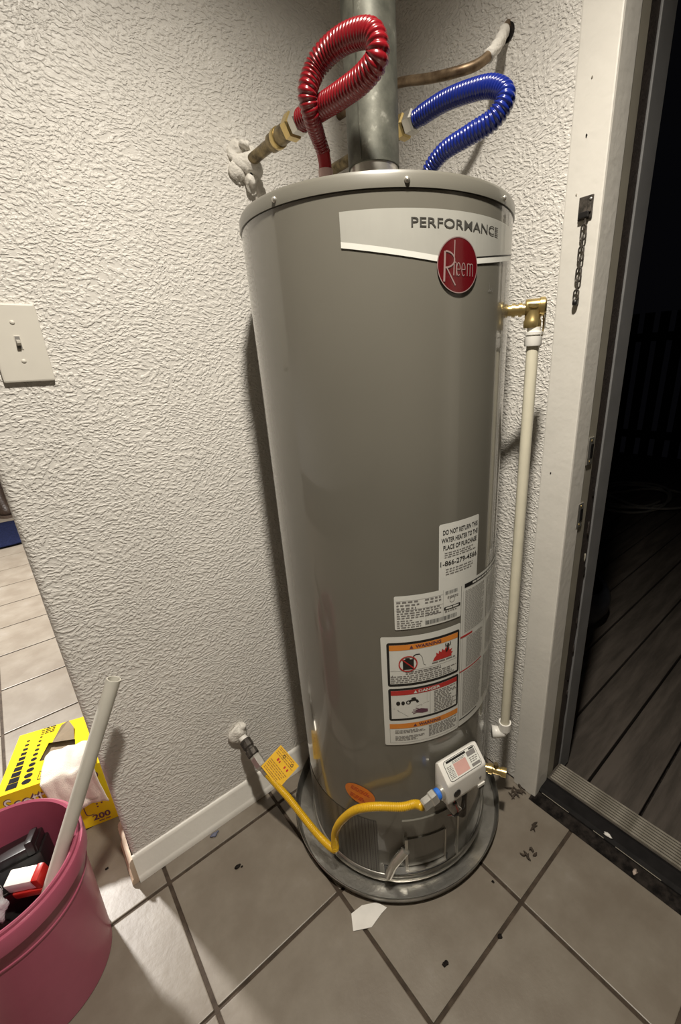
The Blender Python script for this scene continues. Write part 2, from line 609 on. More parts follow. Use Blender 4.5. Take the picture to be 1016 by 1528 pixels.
def put(name, uv, material, parent, place, lift, cut=0.0):
    V, F = uv
    if cut:                                             # slice wide shapes so that they follow the curve of the tank
        bm = bmesh.new()
        bv_ = [bm.verts.new((p[0], p[1], 0)) for p in V]
        for q in F:
            try: bm.faces.new([bv_[i] for i in q])
            except ValueError: pass
        a, b = min(p[0] for p in V), max(p[0] for p in V)
        for k in range(1, int((b - a) / cut) + 1):
            bmesh.ops.bisect_plane(bm, geom=bm.verts[:] + bm.edges[:] + bm.faces[:], plane_co=(a + k * cut, 0, 0), plane_no=(1, 0, 0))
        bm.verts.index_update()
        V = [(p.co.x, p.co.y) for p in bm.verts]
        F = [tuple(p.index for p in q.verts) for q in bm.faces]
        bm.free()
    vs = [place(u, v, lift) for u, v in V]
    o = build(name, (vs, F), material, parent)
    if name == 'fine_print': o['kind'] = 'stuff'
    return o


# ==================================================================== THE SETTING
WX, WY = 0.929, 0.994          # inside faces of the door wall and of the wall behind the heater
WEND = -0.022                  # where the wall behind the heater stops
WT = 0.12
TX0, TY0, TT = 0.0316, 0.9273, 0.3112   # tile grid

floor = build('floor', boxv(-3.2, WX + 0.14, -3.2, 6.6, -0.06, -0.004), GROUT)
tag(floor, 'grey beige stone tile floor with dark brown grout', None, None, 'structure')
g = 0.0042
tv, tf = boxv(-TT / 2 + g, TT / 2 - g, -TT / 2 + g, TT / 2 - g, -0.008, 0.0)
tile_proto = build('tile', (tv, tf), TILE, floor, origin=(0, 0, 0), bevel=0.0022)
first = True
for j in range(-8, 18):
    for i in range(-6, 3):
        x = TX0 + (i + 0.5) * TT
        y = TY0 + (j + 0.5) * TT
        if x < -1.7 or y < -1.3: continue
        dz = random.uniform(-0.0008, 0.0)
        if i == 2:                                    # cut tiles along the door wall
            c = build('tile', boxv(x - TT / 2 + g, 0.926, y - TT / 2 + g, y + TT / 2 - g, -0.008, dz), TILE, floor, bevel=0.0022)
            continue
        if first:
            tile_proto.location = (x, y, 0); first = False
            continue
        c = tile_proto.copy()
        c.location = (x, y, dz)
        COL.objects.link(c)

# wall behind the heater, with a rounded free end
r = 0.014
prof = [(WX + 0.02, WY), (WX + 0.02, WY + WT)]
prof += [(WEND + r - r * math.sin(PI / 2 * k / 6), WY + WT - r + r * math.cos(PI / 2 * k / 6)) for k in range(7)]
prof += [(WEND + r - r * math.cos(PI / 2 * k / 6), WY + r - r * math.sin(PI / 2 * k / 6)) for k in range(7)]
wall_back = tag(build('wall_back', prism(prof[::-1], (1, 0, 0), (0, 1, 0), (0, 0, 1), (0, 0, 0), 0.0, 2.44), PLASTER, auto=40),
                'white textured plaster wall behind the water heater', kind='structure')
DY0, DY1, DH = -0.48, 0.425, 2.05
wall_right = tag(build('wall_right', join(boxv(WX, WX + 0.13, DY1 + 0.02, WY, 0, 2.44), boxv(WX, WX + 0.13, -3.2, DY0 - 0.02, 0, 2.44),
                                          boxv(WX, WX + 0.13, DY0 - 0.02, DY1 + 0.02, DH + 0.02, 2.44)), PLASTER),
                 'white textured plaster wall with the open door', kind='structure')
tag(build('wall_left', boxv(-3.3, -3.2, -3.2, 6.6, 0, 2.44), PLASTER), 'white textured plaster wall left of the room', kind='structure')
tag(build('wall_front', boxv(-3.3, WX + 0.13, -3.3, -3.2, 0, 2.44), PLASTER), 'white textured plaster wall behind the viewer', kind='structure')
tag(build('wall_far', boxv(-3.3, 1.6, 6.6, 6.7, 0, 2.44), PLASTER), 'white plaster wall at the end of the back room', kind='structure')
tag(build('wall_side', boxv(WX + 0.02, WX + 0.13, WY, 6.6, 0, 2.44), PLASTER), 'white plaster wall along the back room', kind='structure')
tag(build('ceiling', boxv(-3.3, WX + 0.13, -3.3, 6.7, 2.44, 2.5), CEIL), 'white ceiling of the room', kind='structure')

fix = thing('ceiling_lamp', (0.22, 0.16, 2.44), 'round white flush ceiling lamp above the viewer', 'ceiling lamp')
build('housing', lathe([(0.085, 0), (0.085, 0.050), (0.070, 0.076), (0.058, 0.076), (0.058, 0.060), (0, 0.060)], (0.22, 0.16, 2.44), (0, 0, -1), 40), CEIL, fix, auto=40)
# baseboard with cap moulding and shoe, returning round the end of the wall
bprof = [(0, 0), (0.017, 0), (0.0165, 0.010), (0.013, 0.017), (0.0105, 0.020), (0.0105, 0.066), (0.0085, 0.069), (0.0085, 0.075), (0.004, 0.083), (0, 0.084)]
bb = tag(build('baseboard_back', prism(bprof, (0, -1, 0), (0, 0, 1), (1, 0, 0), (0, WY, 0), WEND - 0.002, WX - 0.001), PAINT, auto=50),
         'white painted baseboard with shoe moulding below the heater wall', kind='structure')
build('end_return', prism(bprof, (-1, 0, 0), (0, 0, 1), (0, 1, 0), (WEND - 0.002, 0, 0), WY - 0.011, WY + WT), RAWWOOD, bb, auto=50)

# door frame
door = thing('door_1', (WX, DY1, 0), 'white door frame with open doorway and dark sill', kind='structure')
casing = build('casing', join(boxv(0.9145, WX, 0.421, 0.492, 0, 2.13)), PAINT, door, bevel=0.003)
build('casing', boxv(0.9145, WX, DY0 - 0.075, DY0, 0, 2.13), PAINT, door, bevel=0.003)
build('casing', boxv(0.9145, WX, DY0, 0.421, DH, 2.13), PAINT, door, bevel=0.003)
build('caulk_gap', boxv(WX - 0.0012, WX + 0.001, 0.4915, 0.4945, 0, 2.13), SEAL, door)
build('jamb', boxv(0.917, 0.978, 0.4205, 0.446, 0.0, DH), PAINT, door, bevel=0.002)
build('jamb', boxv(WX, 1.12, DY0 - 0.02, DY0, 0.0, DH), PAINT, door, bevel=0.002)
build('jamb', boxv(WX, 1.12, DY0, DY1, DH, DH + 0.02), PAINT, door, bevel=0.002)
build('door_stop', boxv(0.9785, 1.018, 0.4225, 0.446, 0.0, DH), GREIGE, door, bevel=0.0015)
wv, wf = [], []
ws = []
for k in range(41):
    z = DH * k / 40
    e = 0.0 if z > 0.95 else random.uniform(-0.004, 0.005)
    ws.append((1.0185 + e * 0.4, z))
for k in range(40, -1, -1):
    z = DH * k / 40
    e = 0.0 if z > 0.95 else random.uniform(-0.006, 0.006)
    ws.append((1.058 + e, z))
build('weatherstrip', prism(ws, (1, 0, 0), (0, 0, 1), (0, 1, 0), (0, 0, 0), 0.4245, 0.446), DARKR, door)
build('outer_frame', boxv(1.0595, 1.122, 0.4205, 0.446, -0.02, DH), SLATE, door, bevel=0.002)
# flakes of paint and rot low on the frame
for k in range(9):
    z = 0.30 + 0.075 * k + random.uniform(-0.02, 0.02)
    x = 1.045 + random.uniform(-0.006, 0.012)
    build('paint_flake', blob((x, 0.4235, z), random.uniform(0.002, 0.004), 0.002, random.uniform(0.008, 0.022), 50 + k, 0.5, 8, 6),
          random.choice((GREIGE, DIRT, DARKR)), door, smooth=True)
# sill
sill = build('dirty_floor_edge', prism([(0.899, 0.0006), (0.935, 0.0006), (0.935, 0.010), (0.925, 0.008), (0.910, 0.004)], (1, 0, 0), (0, 0, 1), (0, 1, 0), (0, 0, 0), DY0, 0.432), DIRT, door)
build('sill_gasket', prism([(0.931, 0.001), (0.986, 0.001), (0.986, 0.021), (0.978, 0.023), (0.945, 0.020), (0.935, 0.014)], (1, 0, 0), (0, 0, 1), (0, 1, 0), (0, 0, 0), DY0, 0.424), SEAL, door)
for y0, y1 in ((0.33, 0.41), (0.235, 0.262), (0.10, 0.205), (-0.2, 0.05)):
    build('paint_line', boxv(0.9335, 0.9350, y0, y1, 0.0135, 0.0146), GREIGE, door)
plate = build('threshold', boxv(0.985, 1.062, DY0, 0.424, 0.0, 0.019), SILLDARK, door)
for k in range(8):
    x = 0.992 + 0.0088 * k
    build('ridge', boxv(x, x + 0.0056, DY0, 0.417, 0.019, 0.0235), SILL, plate)

# deck outside
deck = thing('floor_outside', (2.5, 0.4, -0.03), 'weathered grey deck boards outside the door', kind='structure')
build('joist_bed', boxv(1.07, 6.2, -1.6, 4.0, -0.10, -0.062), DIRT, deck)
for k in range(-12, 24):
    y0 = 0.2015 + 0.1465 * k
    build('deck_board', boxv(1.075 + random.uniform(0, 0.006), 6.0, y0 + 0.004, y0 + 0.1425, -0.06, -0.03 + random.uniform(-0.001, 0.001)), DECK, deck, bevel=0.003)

# ==================================================================== WATER HEATER
HCX, HCY, HR = 0.6337, 0.7112, 0.2466
TOPZ = 1.4725


def cylp(th, z, rr):
    a = math.radians(th)
    return Vector((HCX + rr * math.cos(a), HCY + rr * math.sin(a), z))


def on_tank(th, z, lift):
    return cylp(th, z, HR + lift)


heater = thing('water_heater', (HCX, HCY, 0.012), 'tall grey cylindrical gas water heater standing in a metal pan', 'water heater')
build('jacket', lathe([(HR - 0.004, 0.012), (HR, 0.016), (HR, 1.4490), (HR - 0.003, 1.4495)], (HCX, HCY, 0), segs=160), JACKET, heater, auto=35)
build('base_ring', lathe([(HR + 0.0005, 0.0125), (HR + 0.006, 0.014), (HR + 0.0065, 0.020), (HR + 0.0035, 0.030), (HR + 0.0005, 0.032)], (HCX, HCY, 0), segs=120), ALU, heater, auto=40)
capo = build('top_cap', lathe([(HR - 0.004, 1.4496), (HR + 0.0022, 1.4500), (HR + 0.0022, 1.4655), (HR - 0.0005, 1.4705), (HR - 0.006, 1.4722), (0.05, TOPZ + 0.004), (0.0, TOPZ + 0.004)], (HCX, HCY, 0), segs=160), CAPM, heater, auto=40)
for k in range(8):
    th = -168.0 + 45 * k + (1.5 if k == 1 else 0)
    a = math.radians(th)
    d = Vector((math.cos(a), math.sin(a), 0))
    p = cylp(th, 1.4580, HR + 0.002)
    build('screw', lathe([(0.0042, 0), (0.0042, 0.001), (0.0032, 0.0028), (0.0, 0.0034)], p, d, 12), STEEL, heater, smooth=True)

# name badge
def badge_low(th):
    t = abs(th + 103.0) / 40.6
    return 1.3585 + 0.0245 * t ** 1.25


bn = 40
bv, bf, sv, kv = [], [], [], []
for k in range(bn + 1):
    th = -143.6 + 81.2 * k / bn
    lo = badge_low(th)
    bv += [(th, lo), (th, 1.4265)]
    sv += [(th, lo), (th, lo + 0.0075)]
    kv += [(th, lo + 0.0075), (th, lo + 0.0095)]
bf = [(2 * i, 2 * i + 2, 2 * i + 3, 2 * i + 1) for i in range(bn)]
badge = put('name_badge', (bv, bf), SILVER, heater, on_tank, 0.0007)
put('white_stripe', (sv, bf), PAPER, badge, on_tank, 0.0011)
put('dark_line', (kv[2 * 21:], [(2 * i, 2 * i + 2, 2 * i + 3, 2 * i + 1) for i in range(bn - 21)]), INK, badge, on_tank, 0.0012)
put('lettering', text_uv('PERFORMANCE', -120.3, -81.8, 1.4040, 1.4158, 0.005), mat('charcoal_print', (0.06, 0.058, 0.052), 0.4, var=0.0), badge, on_tank, 0.0013)

# round logo medallion
RAD = 180 / PI / HR
lc, lz, lr = -102.8, 1.3577, 0.0371


def logo_place(u, v, lift):
    return cylp(lc + u * RAD, lz + v, HR + lift)


def disc_dense(r_, rings=8, n=40):
    V, F = [(0, 0)], []
    for i in range(1, rings + 1):
        for k in range(n):
            V.append((r_ * i / rings * math.cos(2 * PI * k / n), r_ * i / rings * math.sin(2 * PI * k / n)))
    F += [(0, k + 1, (k + 1) % n + 1) for k in range(n)]
    for i in range(rings - 1):
        for k in range(n):
            l = (k + 1) % n
            F.append((1 + i * n + k, 1 + (i + 1) * n + k, 1 + (i + 1) * n + l, 1 + i * n + l))
    return V, F


logo = put('logo_medallion', disc_dense(lr), LOGO, heater, logo_place, 0.0020)
put('rim', ring_uv(0, 0, lr, lr * 0.965, 48), LOGOINK, logo, logo_place, 0.0023)


def stroke(pts, w):
    return join(*[line_uv(a, b, w) for a, b in zip(pts, pts[1:])])


bowl = [(-0.0235 + 0.0135 * math.sin(PI * k / 12) * 1.15, 0.0070 + 0.0105 * math.cos(PI * k / 12)) for k in range(13)]
mark = [stroke([(-0.0245, 0.0175), (-0.0255, -0.0220)], 0.0030), stroke(bowl, 0.0021), stroke([(-0.0215, -0.0035), (-0.0060, -0.0265)], 0.0020)]
mark += [stroke([(-0.0080, 0.0320), (-0.0092, -0.0135)], 0.0017)]
mark += [stroke([(-0.0090 + 0.0022 * (1 - math.cos(PI * k / 8)), 0.0005 + 0.0035 * math.sin(PI * k / 8)) for k in range(9)] + [(-0.0046, -0.0135)], 0.0013)]
for ex in (-0.0008, 0.0085):
    mark += [stroke([(ex + 0.0032 * math.cos(a), -0.005 + 0.0085 * math.sin(a)) for a in [0.0 + 5.4 * k / 14 for k in range(15)]], 0.0012),
             stroke([(ex - 0.003, -0.005), (ex + 0.003, -0.005)], 0.0011)]
mx = 0.0160
for q in range(2):
    x = mx + q * 0.0055
    mark += [stroke([(x, 0.003), (x, -0.0135)], 0.0011), stroke([(x + 0.00275 * (1 - math.cos(PI * k / 6)), 0.0 + 0.003 * math.sin(PI * k / 6)) for k in range(7)] + [(x + 0.0055, -0.0135)], 0.0010)]
put('lettering', join(*mark), LOGOINK, logo, logo_place, 0.0026)
# pencil note beside the logo
put('pencil_note', join(stroke([(-86.5, 1.340), (-85.6, 1.330), (-86.8, 1.326)], 0.0012), stroke([(-85.9, 1.327), (-84.8, 1.328)], 0.0010), stroke([(-84.6, 1.332), (-83.9, 1.326), (-83.2, 1.333)], 0.0010)), GREYINK, heater, on_tank, 0.0008)


# labels lower down: layout in metres from each label's left edge, converted to degrees
def label_place(th0):
    return lambda u, v, lift: cylp(th0 + u * RAD, v, HR + lift)


def width_m(t0, t1):
    return (t1 - t0) / RAD


# --- return notice
T0 = -109.9
P = label_place(T0)
W = width_m(T0, -87.1)
lab = tag(put('return_notice_label', round_uv(0, W, 0.812, 0.9505, 0.004, 14), PAPER, heater, P, 0.0008), 'white notice label with black lettering')
put('lettering', join(text_uv('DO NOT RETURN THIS', W * .08, W * .96, 0.9290, 0.9385, 0.018), text_uv('WATER HEATER TO THE', W * .05, W * .97, 0.9135, 0.9230, 0.018),
                      text_uv('PLACE OF PURCHASE', W * .09, W * .94, 0.8985, 0.9080, 0.018)), INK, lab, P, 0.0011)
put('phone_number', text_uv('1-866-279-4566', W * .03, W * .96, 0.8660, 0.8765, 0.014), INK, lab, P, 0.0011)
put('fine_print', join(words_uv(W * .12, W * .92, 0.8815, 0.8945, 3, .42, 3, .2, wl=(.004, .010)), words_uv(W * .15, W * .85, 0.8455, 0.8610, 3, .40, 4, .2, wl=(.004, .010))), GREYINK, lab, P, 0.0011)

# --- rating plate
T0 = -130.2
P = label_place(T0)
W = width_m(T0, -97.6)
lab = tag(put('rating_plate_label', round_uv(0, W, 0.7455, 0.8185, 0.003, 16), PAPER, heater, P, 0.0010), 'white rating plate label with rows of tiny print')
put('fine_print', join(words_uv(W * .03, W * .34, 0.788, 0.808, 3, .5, 5, .3, wl=(.004, .009)), words_uv(W * .42, W * .66, 0.795, 0.808, 2, .5, 6, .2, wl=(.004, .009)),
                       words_uv(W * .03, W * .66, 0.768, 0.788, 4, .5, 7, .25, wl=(.004, .010)), words_uv(W * .03, W * .38, 0.7475, 0.767, 4, .45, 8, .4, wl=(.004, .010)),
                       words_uv(W * .46, W * .66, 0.769, 0.776, 1, .5, 9, .2, wl=(.004, .008)), words_uv(W * .76, W * .94, 0.795, 0.801, 2, .5, 10, .1, wl=(.003, .006)),
                       words_uv(W * .72, W * .95, 0.7655, 0.770, 1, .6, 12, .1, wl=(.003, .006))), GREYINK, lab, P, 0.0013)
put('rules', join(rect_uv(W * .69, W * .693, 0.757, 0.8165), rect_uv(W * .02, W * .69, 0.7875, 0.7880, 6), rect_uv(W * .43, W * .433, 0.756, 0.772), rect_uv(W * .02, W * .69, 0.8075, 0.8079, 6)), GREYINK, lab, P, 0.0013)
put('seal', ring_uv(W * .84, 0.7915, 0.0062, 0.0054, 24), GREYINK, lab, P, 0.0014)
put('black_emblem', round_uv(W * .705, W * .985, 0.7715, 0.7785, 0.002, 6), INK, lab, P, 0.0014)
put('emblem_lettering', words_uv(W * .73, W * .95, 0.7732, 0.7770, 1, .9, 13, 0, wl=(.010, .018)), PAPER, lab, P, 0.0017)
put('barcode', bars_uv(W * .42, W * .93, 0.7500, 0.7590, 46, 14), INK, lab, P, 0.0014)
put('top_barcode', bars_uv(W * .72, W * .93, 0.8055, 0.8125, 22, 15), INK, lab, P, 0.0014)

# --- warning panels
T0 = -136.9
P = label_place(T0)
W = width_m(T0, -97.6)
lab = tag(put('warning_label', round_uv(0, W, 0.4570, 0.7300, 0.004, 20), PAPER, heater, P, 0.0012), 'large white warning label with orange and red bands')


def border(u0, u1, v0, v1, t, n=18):
    return join(round_uv(u0, u1, v0, v0 + 2.2 * t, t, n), round_uv(u0, u1, v1 - 2.2 * t, v1, t, n), rect_uv(u0, u0 + t, v0 + t, v1 - t), rect_uv(u1 - t, u1, v0 + t, v1 - t))


u0, u1 = W * .065, W * .985
put('panel_border', border(u0, u1, 0.6120, 0.7165, 0.0052), INK, lab, P, 0.0014)
put('panel_face', rect_uv(u0 + .0050, u1 - .0050, 0.6181, 0.7109, 18), PAPER, lab, P, 0.0016)
put('warning_band', rect_uv(u0 + .0050, u1 - .0050, 0.6985, 0.7109, 18), ORANGE, lab, P, 0.0018)
put('lettering', join(text_uv('WARNING', W * .40, W * .72, 0.7010, 0.7085, 0.03), poly_uv([(W * .33, .7010), (W * .375, .7010), (W * .3525, .7085)])), BOXINK, lab, P, 0.0021)
cx, cy = W * .31, 0.6665
put('fuel_can', join(rect_uv(cx - .0105, cx + .0115, cy - .0145, cy + .0095, 2), poly_uv([(cx - .006, cy + .0095), (cx + .004, cy + .0095), (cx + .003, cy + .013), (cx - .005, cy + .013)]),
                     stroke([(cx + .010, cy + .008), (cx + .011, cy + .016), (cx + .016, cy + .0195), (cx + .0235, cy + .0190)], 0.0022),
                     stroke([(cx + .0235, cy + .019), (cx + .029, cy + .010), (cx + .031, cy - .006), (cx + .036, cy - .010)], 0.0006)), INK, lab, P, 0.0019)
put('prohibition_sign', join(ring_uv(cx, cy - .001, .0190, .0166, 36), line_uv((cx - .0135, cy + .0125), (cx + .0135, cy - .0145), .0026)), REDINK, lab, P, 0.0022, 0.004)
fx = W * .61
put('flames', poly_uv([(fx, .6610), (fx + .004, .6690), (fx + .008, .6735), (fx + .0075, .6800), (fx + .013, .6755), (fx + .014, .6830), (fx + .019, .6775), (fx + .021, .6850), (fx + .026, .6795),
                       (fx + .030, .6880), (fx + .033, .6800), (fx + .038, .6840), (fx + .038, .6770), (fx + .045, .6790), (fx + .042, .6720), (fx + .047, .6700), (fx + .043, .6655), (fx + .044, .6610)]), REDINK, lab, P, 0.0019, 0.004)
put('burning_figure', join(disc_uv(fx + .0345, .6925, .0023, .0023, 14), stroke([(fx + .0345, .690), (fx + .0335, .682), (fx + .030, .676)], .0040), stroke([(fx + .0335, .688), (fx + .028, .692), (fx + .0295, .6965)], .0018),
                           stroke([(fx + .0355, .688), (fx + .0405, .691), (fx + .0400, .6965)], .0018)), INK, lab, P, 0.0024)
put('fine_print', join(words_uv(W * .60, W * .92, 0.6545, 0.6590, 1, .7, 20, 0, wl=(.008, .016)), words_uv(W * .28, W * .75, 0.6395, 0.6475, 2, .6, 21, .1, wl=(.004, .010)),
                       words_uv(W * .10, W * .94, 0.6195, 0.6385, 4, .5, 22, .1, wl=(.004, .010)), poly_uv([(W * .105, .6345), (W * .14, .6345), (W * .1225, .640)])), GREYINK, lab, P, 0.0019)
put('rules', rect_uv(u0 + .006, u1 - .006, 0.6495, 0.6500, 14), GREYINK, lab, P, 0.0018)
put('panel_border', border(u0, u1, 0.5235, 0.6065, 0.0052), INK, lab, P, 0.0014)
put('panel_face', rect_uv(u0 + .0050, u1 - .0050, 0.5289, 0.6011, 18), PAPER, lab, P, 0.0016)
put('danger_band', rect_uv(u0 + .0050, u1 - .0050, 0.5895, 0.6011, 18), REDINK, lab, P, 0.0018)
put('danger_lettering', join(text_uv('DANGER', W * .43, W * .71, 0.5918, 0.5988, 0.03), poly_uv([(W * .37, .5918), (W * .415, .5918), (W * .3925, .5988)])), PAPER, lab, P, 0.0021)
hx, hz = W * .12, 0.566
put('tap_picture', join(disc_uv(hx + .010, hz + .003, .0042, .0052), disc_uv(hx + .020, hz + .003, .0036, .0050), ring_uv(hx + .031, hz + .004, .0050, .0030, 18),
                        stroke([(hx + .032, hz + .006), (hx + .040, hz + .009), (hx + .048, hz + .008), (hx + .051, hz + .001)], .0050), disc_uv(hx + .042, hz + .0125, .0050, .0030)), INK, lab, P, 0.0019)
put('hand_picture', join(poly_uv([(hx + .072, .5380), (hx + .072, .5450), (hx + .058, .5500), (hx + .050, .5490), (hx + .046, .5450), (hx + .050, .5400), (hx + .060, .5375)]),
                         stroke([(hx + .054, .5480), (hx + .046, .5530)], .0018), stroke([(hx + .050, .5470), (hx + .040, .5490)], .0018), stroke([(hx + .049, .5440), (hx + .038, .5435)], .0018),
                         stroke([(hx + .050, .5415), (hx + .040, .5390)], .0018)), BOXINK, lab, P, 0.0019, 0.004)
put('rules', join(rect_uv(W * .575, W * .579, .5300, .5890), stroke([(hx, .5550), (hx + .05, .5580), (hx + .075, .5640)], .0006), stroke([(hx + .008, .5510), (hx + .060, .5580)], .0006), stroke([(hx + .008, .5510), (hx + .030, .5330)], .0006),
                  rect_uv(W * .535, W * .537, .5650, .5890)), GREYINK, lab, P, 0.0019)
put('fine_print', join(words_uv(W * .63, W * .95, 0.5310, 0.5875, 14, .5, 24, .35, wl=(.004, .010))), GREYINK, lab, P, 0.0019)
put('warning_band', rect_uv(u0, u1, 0.5020, 0.5150, 18), ORANGE, lab, P, 0.0015)
put('lettering', join(text_uv('WARNING', W * .43, W * .72, 0.5047, 0.5122, 0.03), poly_uv([(W * .36, .5047), (W * .405, .5047), (W * .3825, .5122)])), BOXINK, lab, P, 0.0018)
put('rules', join(rect_uv(u0, u1, .4630, .4635, 14), rect_uv(u0, u0 + .0006, .4630, .5020), rect_uv(u1 - .0006, u1, .4630, .5020)), GREYINK, lab, P, 0.0015)
put('fine_print', join(words_uv(W * .13, W * .52, 0.4880, 0.4980, 3, .5, 25, .3, wl=(.004, .010)), words_uv(W * .13, W * .50, 0.4680, 0.4820, 4, .5, 26, .3, wl=(.004, .010)),
                       words_uv(W * .56, W * .96, 0.4690, 0.4995, 8, .5, 27, .2, wl=(.004, .010))), GREYINK, lab, P, 0.0015)

# --- instruction sheet round the side
T0 = -97.4
P = label_place(T0)
W = width_m(T0, -38.0)
lab = tag(put('instruction_label', round_uv(0, W, 0.4590, 0.8195, 0.004, 30), PAPER, heater, P, 0.0012), 'pale instruction label full of grey fine print')
put('heading_band', rect_uv(W * .03, W * .97, 0.8050, 0.8140, 20), INK, lab, P, 0.0015)
put('heading_lettering', words_uv(W * .12, W * .5, 0.8070, 0.8120, 1, .8, 31, 0, wl=(.008, .018)), PAPER, lab, P, 0.0018)
fp = []
for c0, c1, sd in ((.04, .30, 1), (.34, .62, 2), (.66, .96, 3)):
    fp += [words_uv(W * c0, W * c1, 0.7000, 0.7990, 26, .55, 40 + sd, .15, wl=(.004, .011)), words_uv(W * (c0 + .03), W * c1, 0.6120, 0.6880, 20, .55, 50 + sd, .15, wl=(.004, .011)),
           words_uv(W * c0, W * c1, 0.4830, 0.6020, 31, .55, 60 + sd, .15, wl=(.004, .011))]
put('fine_print', join(*fp), PALEINK, lab, P, 0.0015)
put('rules', join(rect_uv(W * .32, W * .322, .476, .80), rect_uv(W * .64, W * .642, .476, .80), rect_uv(W * .02, W * .022, .476, .80)), GREYINK, lab, P, 0.0015)
put('red_heading', rect_uv(0, W * .14, 0.6905, 0.6950, 4), REDINK, lab, P, 0.0015)
put('red_heading', rect_uv(0, W * .30, 0.6050, 0.6080, 6), REDINK, lab, P, 0.0015)
put('footer_line', rect_uv(W * .01, W * .25, 0.4745, 0.4775, 4), INK, lab, P, 0.0015)

# --- orange oval sticker and scuffs
stp = lambda u, v, lift: cylp(-152.6 + (u * math.cos(-.25) - v * math.sin(-.25)) * RAD, 0.291 + u * math.sin(-.25) + v * math.cos(-.25), HR + lift)
Vd, Fd = disc_dense(1.0, 6, 36)
st = tag(put('oval_sticker', ([(p[0] * .038, p[1] * .029) for p in Vd], Fd), STICKER, heater, stp, 0.0010), 'orange oval sticker')
put('fine_print', join(words_uv(-.024, .024, .004, .018, 3, .4, 71, .2, wl=(.006, .012)), words_uv(-.022, .020, -.020, -.006, 3, .4, 72, .2, wl=(.006, .012))), REDINK, st, stp, 0.0013)

# --- perforated air intake round the foot
pn = 40
pv, pf = [], []
for k in range(pn + 1):
    th = -222 + 78 * k / pn
    pv += [(th, 0.036), (th, 0.215 if th < -150 else 0.215)]
put('air_intake_screen', (pv, [(2 * i, 2 * i + 2, 2 * i + 3, 2 * i + 1) for i in range(pn)]), SCREEN, heater, on_tank, 0.0009)

# --- burner access cover: curved plate with folded edges
def curved_box(t0, t1, z0, z1, r0, r1, n=12):
    v, f = [], []
    for k in range(n + 1):
        th = t0 + (t1 - t0) * k / n
        v += [cylp(th, z0, r0), cylp(th, z1, r0), cylp(th, z1, r1), cylp(th, z0, r1)]
    for k in range(n):
        a, b = 4 * k, 4 * k + 4
        for i in range(4):
            j = (i + 1) % 4
            f.append((a + i, b + i, b + j, a + j))
    f += [(0, 1, 2, 3), (4 * n + 3, 4 * n + 2, 4 * n + 1, 4 * n)]
    return v, f


acc = build('access_cover', curved_box(-130.0, -104.0, 0.066, 0.225, HR - .002, HR + .004), JACKET, heater)
build('inner_panel', curved_box(-127.6, -106.0, 0.074, 0.168, HR + .0042, HR + .0072), JACKET, acc)
build('folded_edge', curved_box(-129.0, -127.4, 0.066, 0.176, HR + .0042, HR + .014, 2), STEEL, acc)
build('folded_edge', curved_box(-106.4, -105.6, 0.066, 0.170, HR + .0042, HR + .010, 2), STEEL, acc)
build('bottom_lip', curved_box(-128.5, -105.8, 0.064, 0.069, HR + .0042, HR + .015, 12), STEEL, acc)
build('cover_opening', curved_box(-141.0, -103.0, 0.034, 0.064, HR - .002, HR + .0015), BLACKP, heater)
hp, _ = spline([cylp(-128.6, 0.140, HR + .012), cylp(-131.5, 0.122, HR + .014), cylp(-135.5, 0.092, HR + .016), cylp(-138.0, 0.058, HR + .018)], 16)
hv, hf = sweep(hp, [0.0105] * 16, 12)
build('bent_strap', (hv, hf), STEEL, heater, auto=40)
seam = build('jacket_seam', curved_box(-96.5, -95.2, 0.034, 0.25, HR - .001, HR + .003, 2), STEEL, heater)

# --- gas control valve
VTH = -100.0
va = math.radians(VTH)
VN = Vector((math.cos(va), math.sin(va), 0))
VT = Vector((-VN.y, VN.x, 0))
VC = Vector((HCX, HCY, 0))
UP = Vector((0, 0, 1))


def vpt(t, rho, z): return VC + VT * t + VN * rho + UP * z


vprof = [(0.2535, 0.312), (0.2535, 0.402), (0.2640, 0.411), (0.3005, 0.379), (0.3030, 0.330), (0.2960, 0.318)]
valve = build('gas_control_valve', prism(vprof, VN, UP, VT, VC, -0.060, 0.050), WHITEP, heater, bevel=0.0055, auto=40)
tag(valve, 'white plastic gas control valve')
sl = (Vector((0.3005, 0.379)) - Vector((0.2640, 0.411)))
sll = sl.length
sl.normalize()
sn = Vector((-sl.y, sl.x))
if sn.x < 0: sn = -sn


def vlab(u, v, lift):          # u across, v down the slope
    q = Vector((0.2640, 0.411)) + sl * v + sn * lift
    return vpt(u, q.x, q.y)


lu0, lu1, lv0, lv1 = -0.049, 0.040, 0.0035, sll - 0.0035
put('label_border', round_uv(lu0, lu1, lv0, lv1, 0.006, 6), INK, valve, vlab, 0.0006)
put('label_face', round_uv(lu0 + .0010, lu1 - .0010, lv0 + .0010, lv1 - .0010, 0.0052, 6), PAPER, valve, vlab, 0.0009)
put('label_heading', join(rect_uv(-0.042, 0.012, lv0 + .002, lv0 + .0065), rect_uv(0.022, 0.036, lv0 + .002, lv0 + .005)), INK, valve, vlab, 0.0012)
put('label_grey_block', join(rect_uv(0.0125, 0.036, lv0 + .006, lv0 + .016), rect_uv(0.014, 0.037, lv1 - .010, lv1 - .004)), GREYINK, valve, vlab, 0.0012)
put('label_red_block', rect_uv(-0.028, 0.007, lv0 + .013, lv1 - .004), PINKINK, valve, vlab, 0.0012)
put('fine_print', join(words_uv(-0.045, -0.031, lv0 + .012, lv1 - .004, 8, .5, 81, .1, wl=(.003, .006)), words_uv(-0.028, 0.008, lv0 + .0075, lv0 + .0125, 2, .5, 82, .2, wl=(.004, .008)),
                       words_uv(0.014, 0.037, lv0 + .018, lv1 - .012, 3, .5, 83, .2, wl=(.004, .008))), GREYINK, valve, vlab, 0.0014)
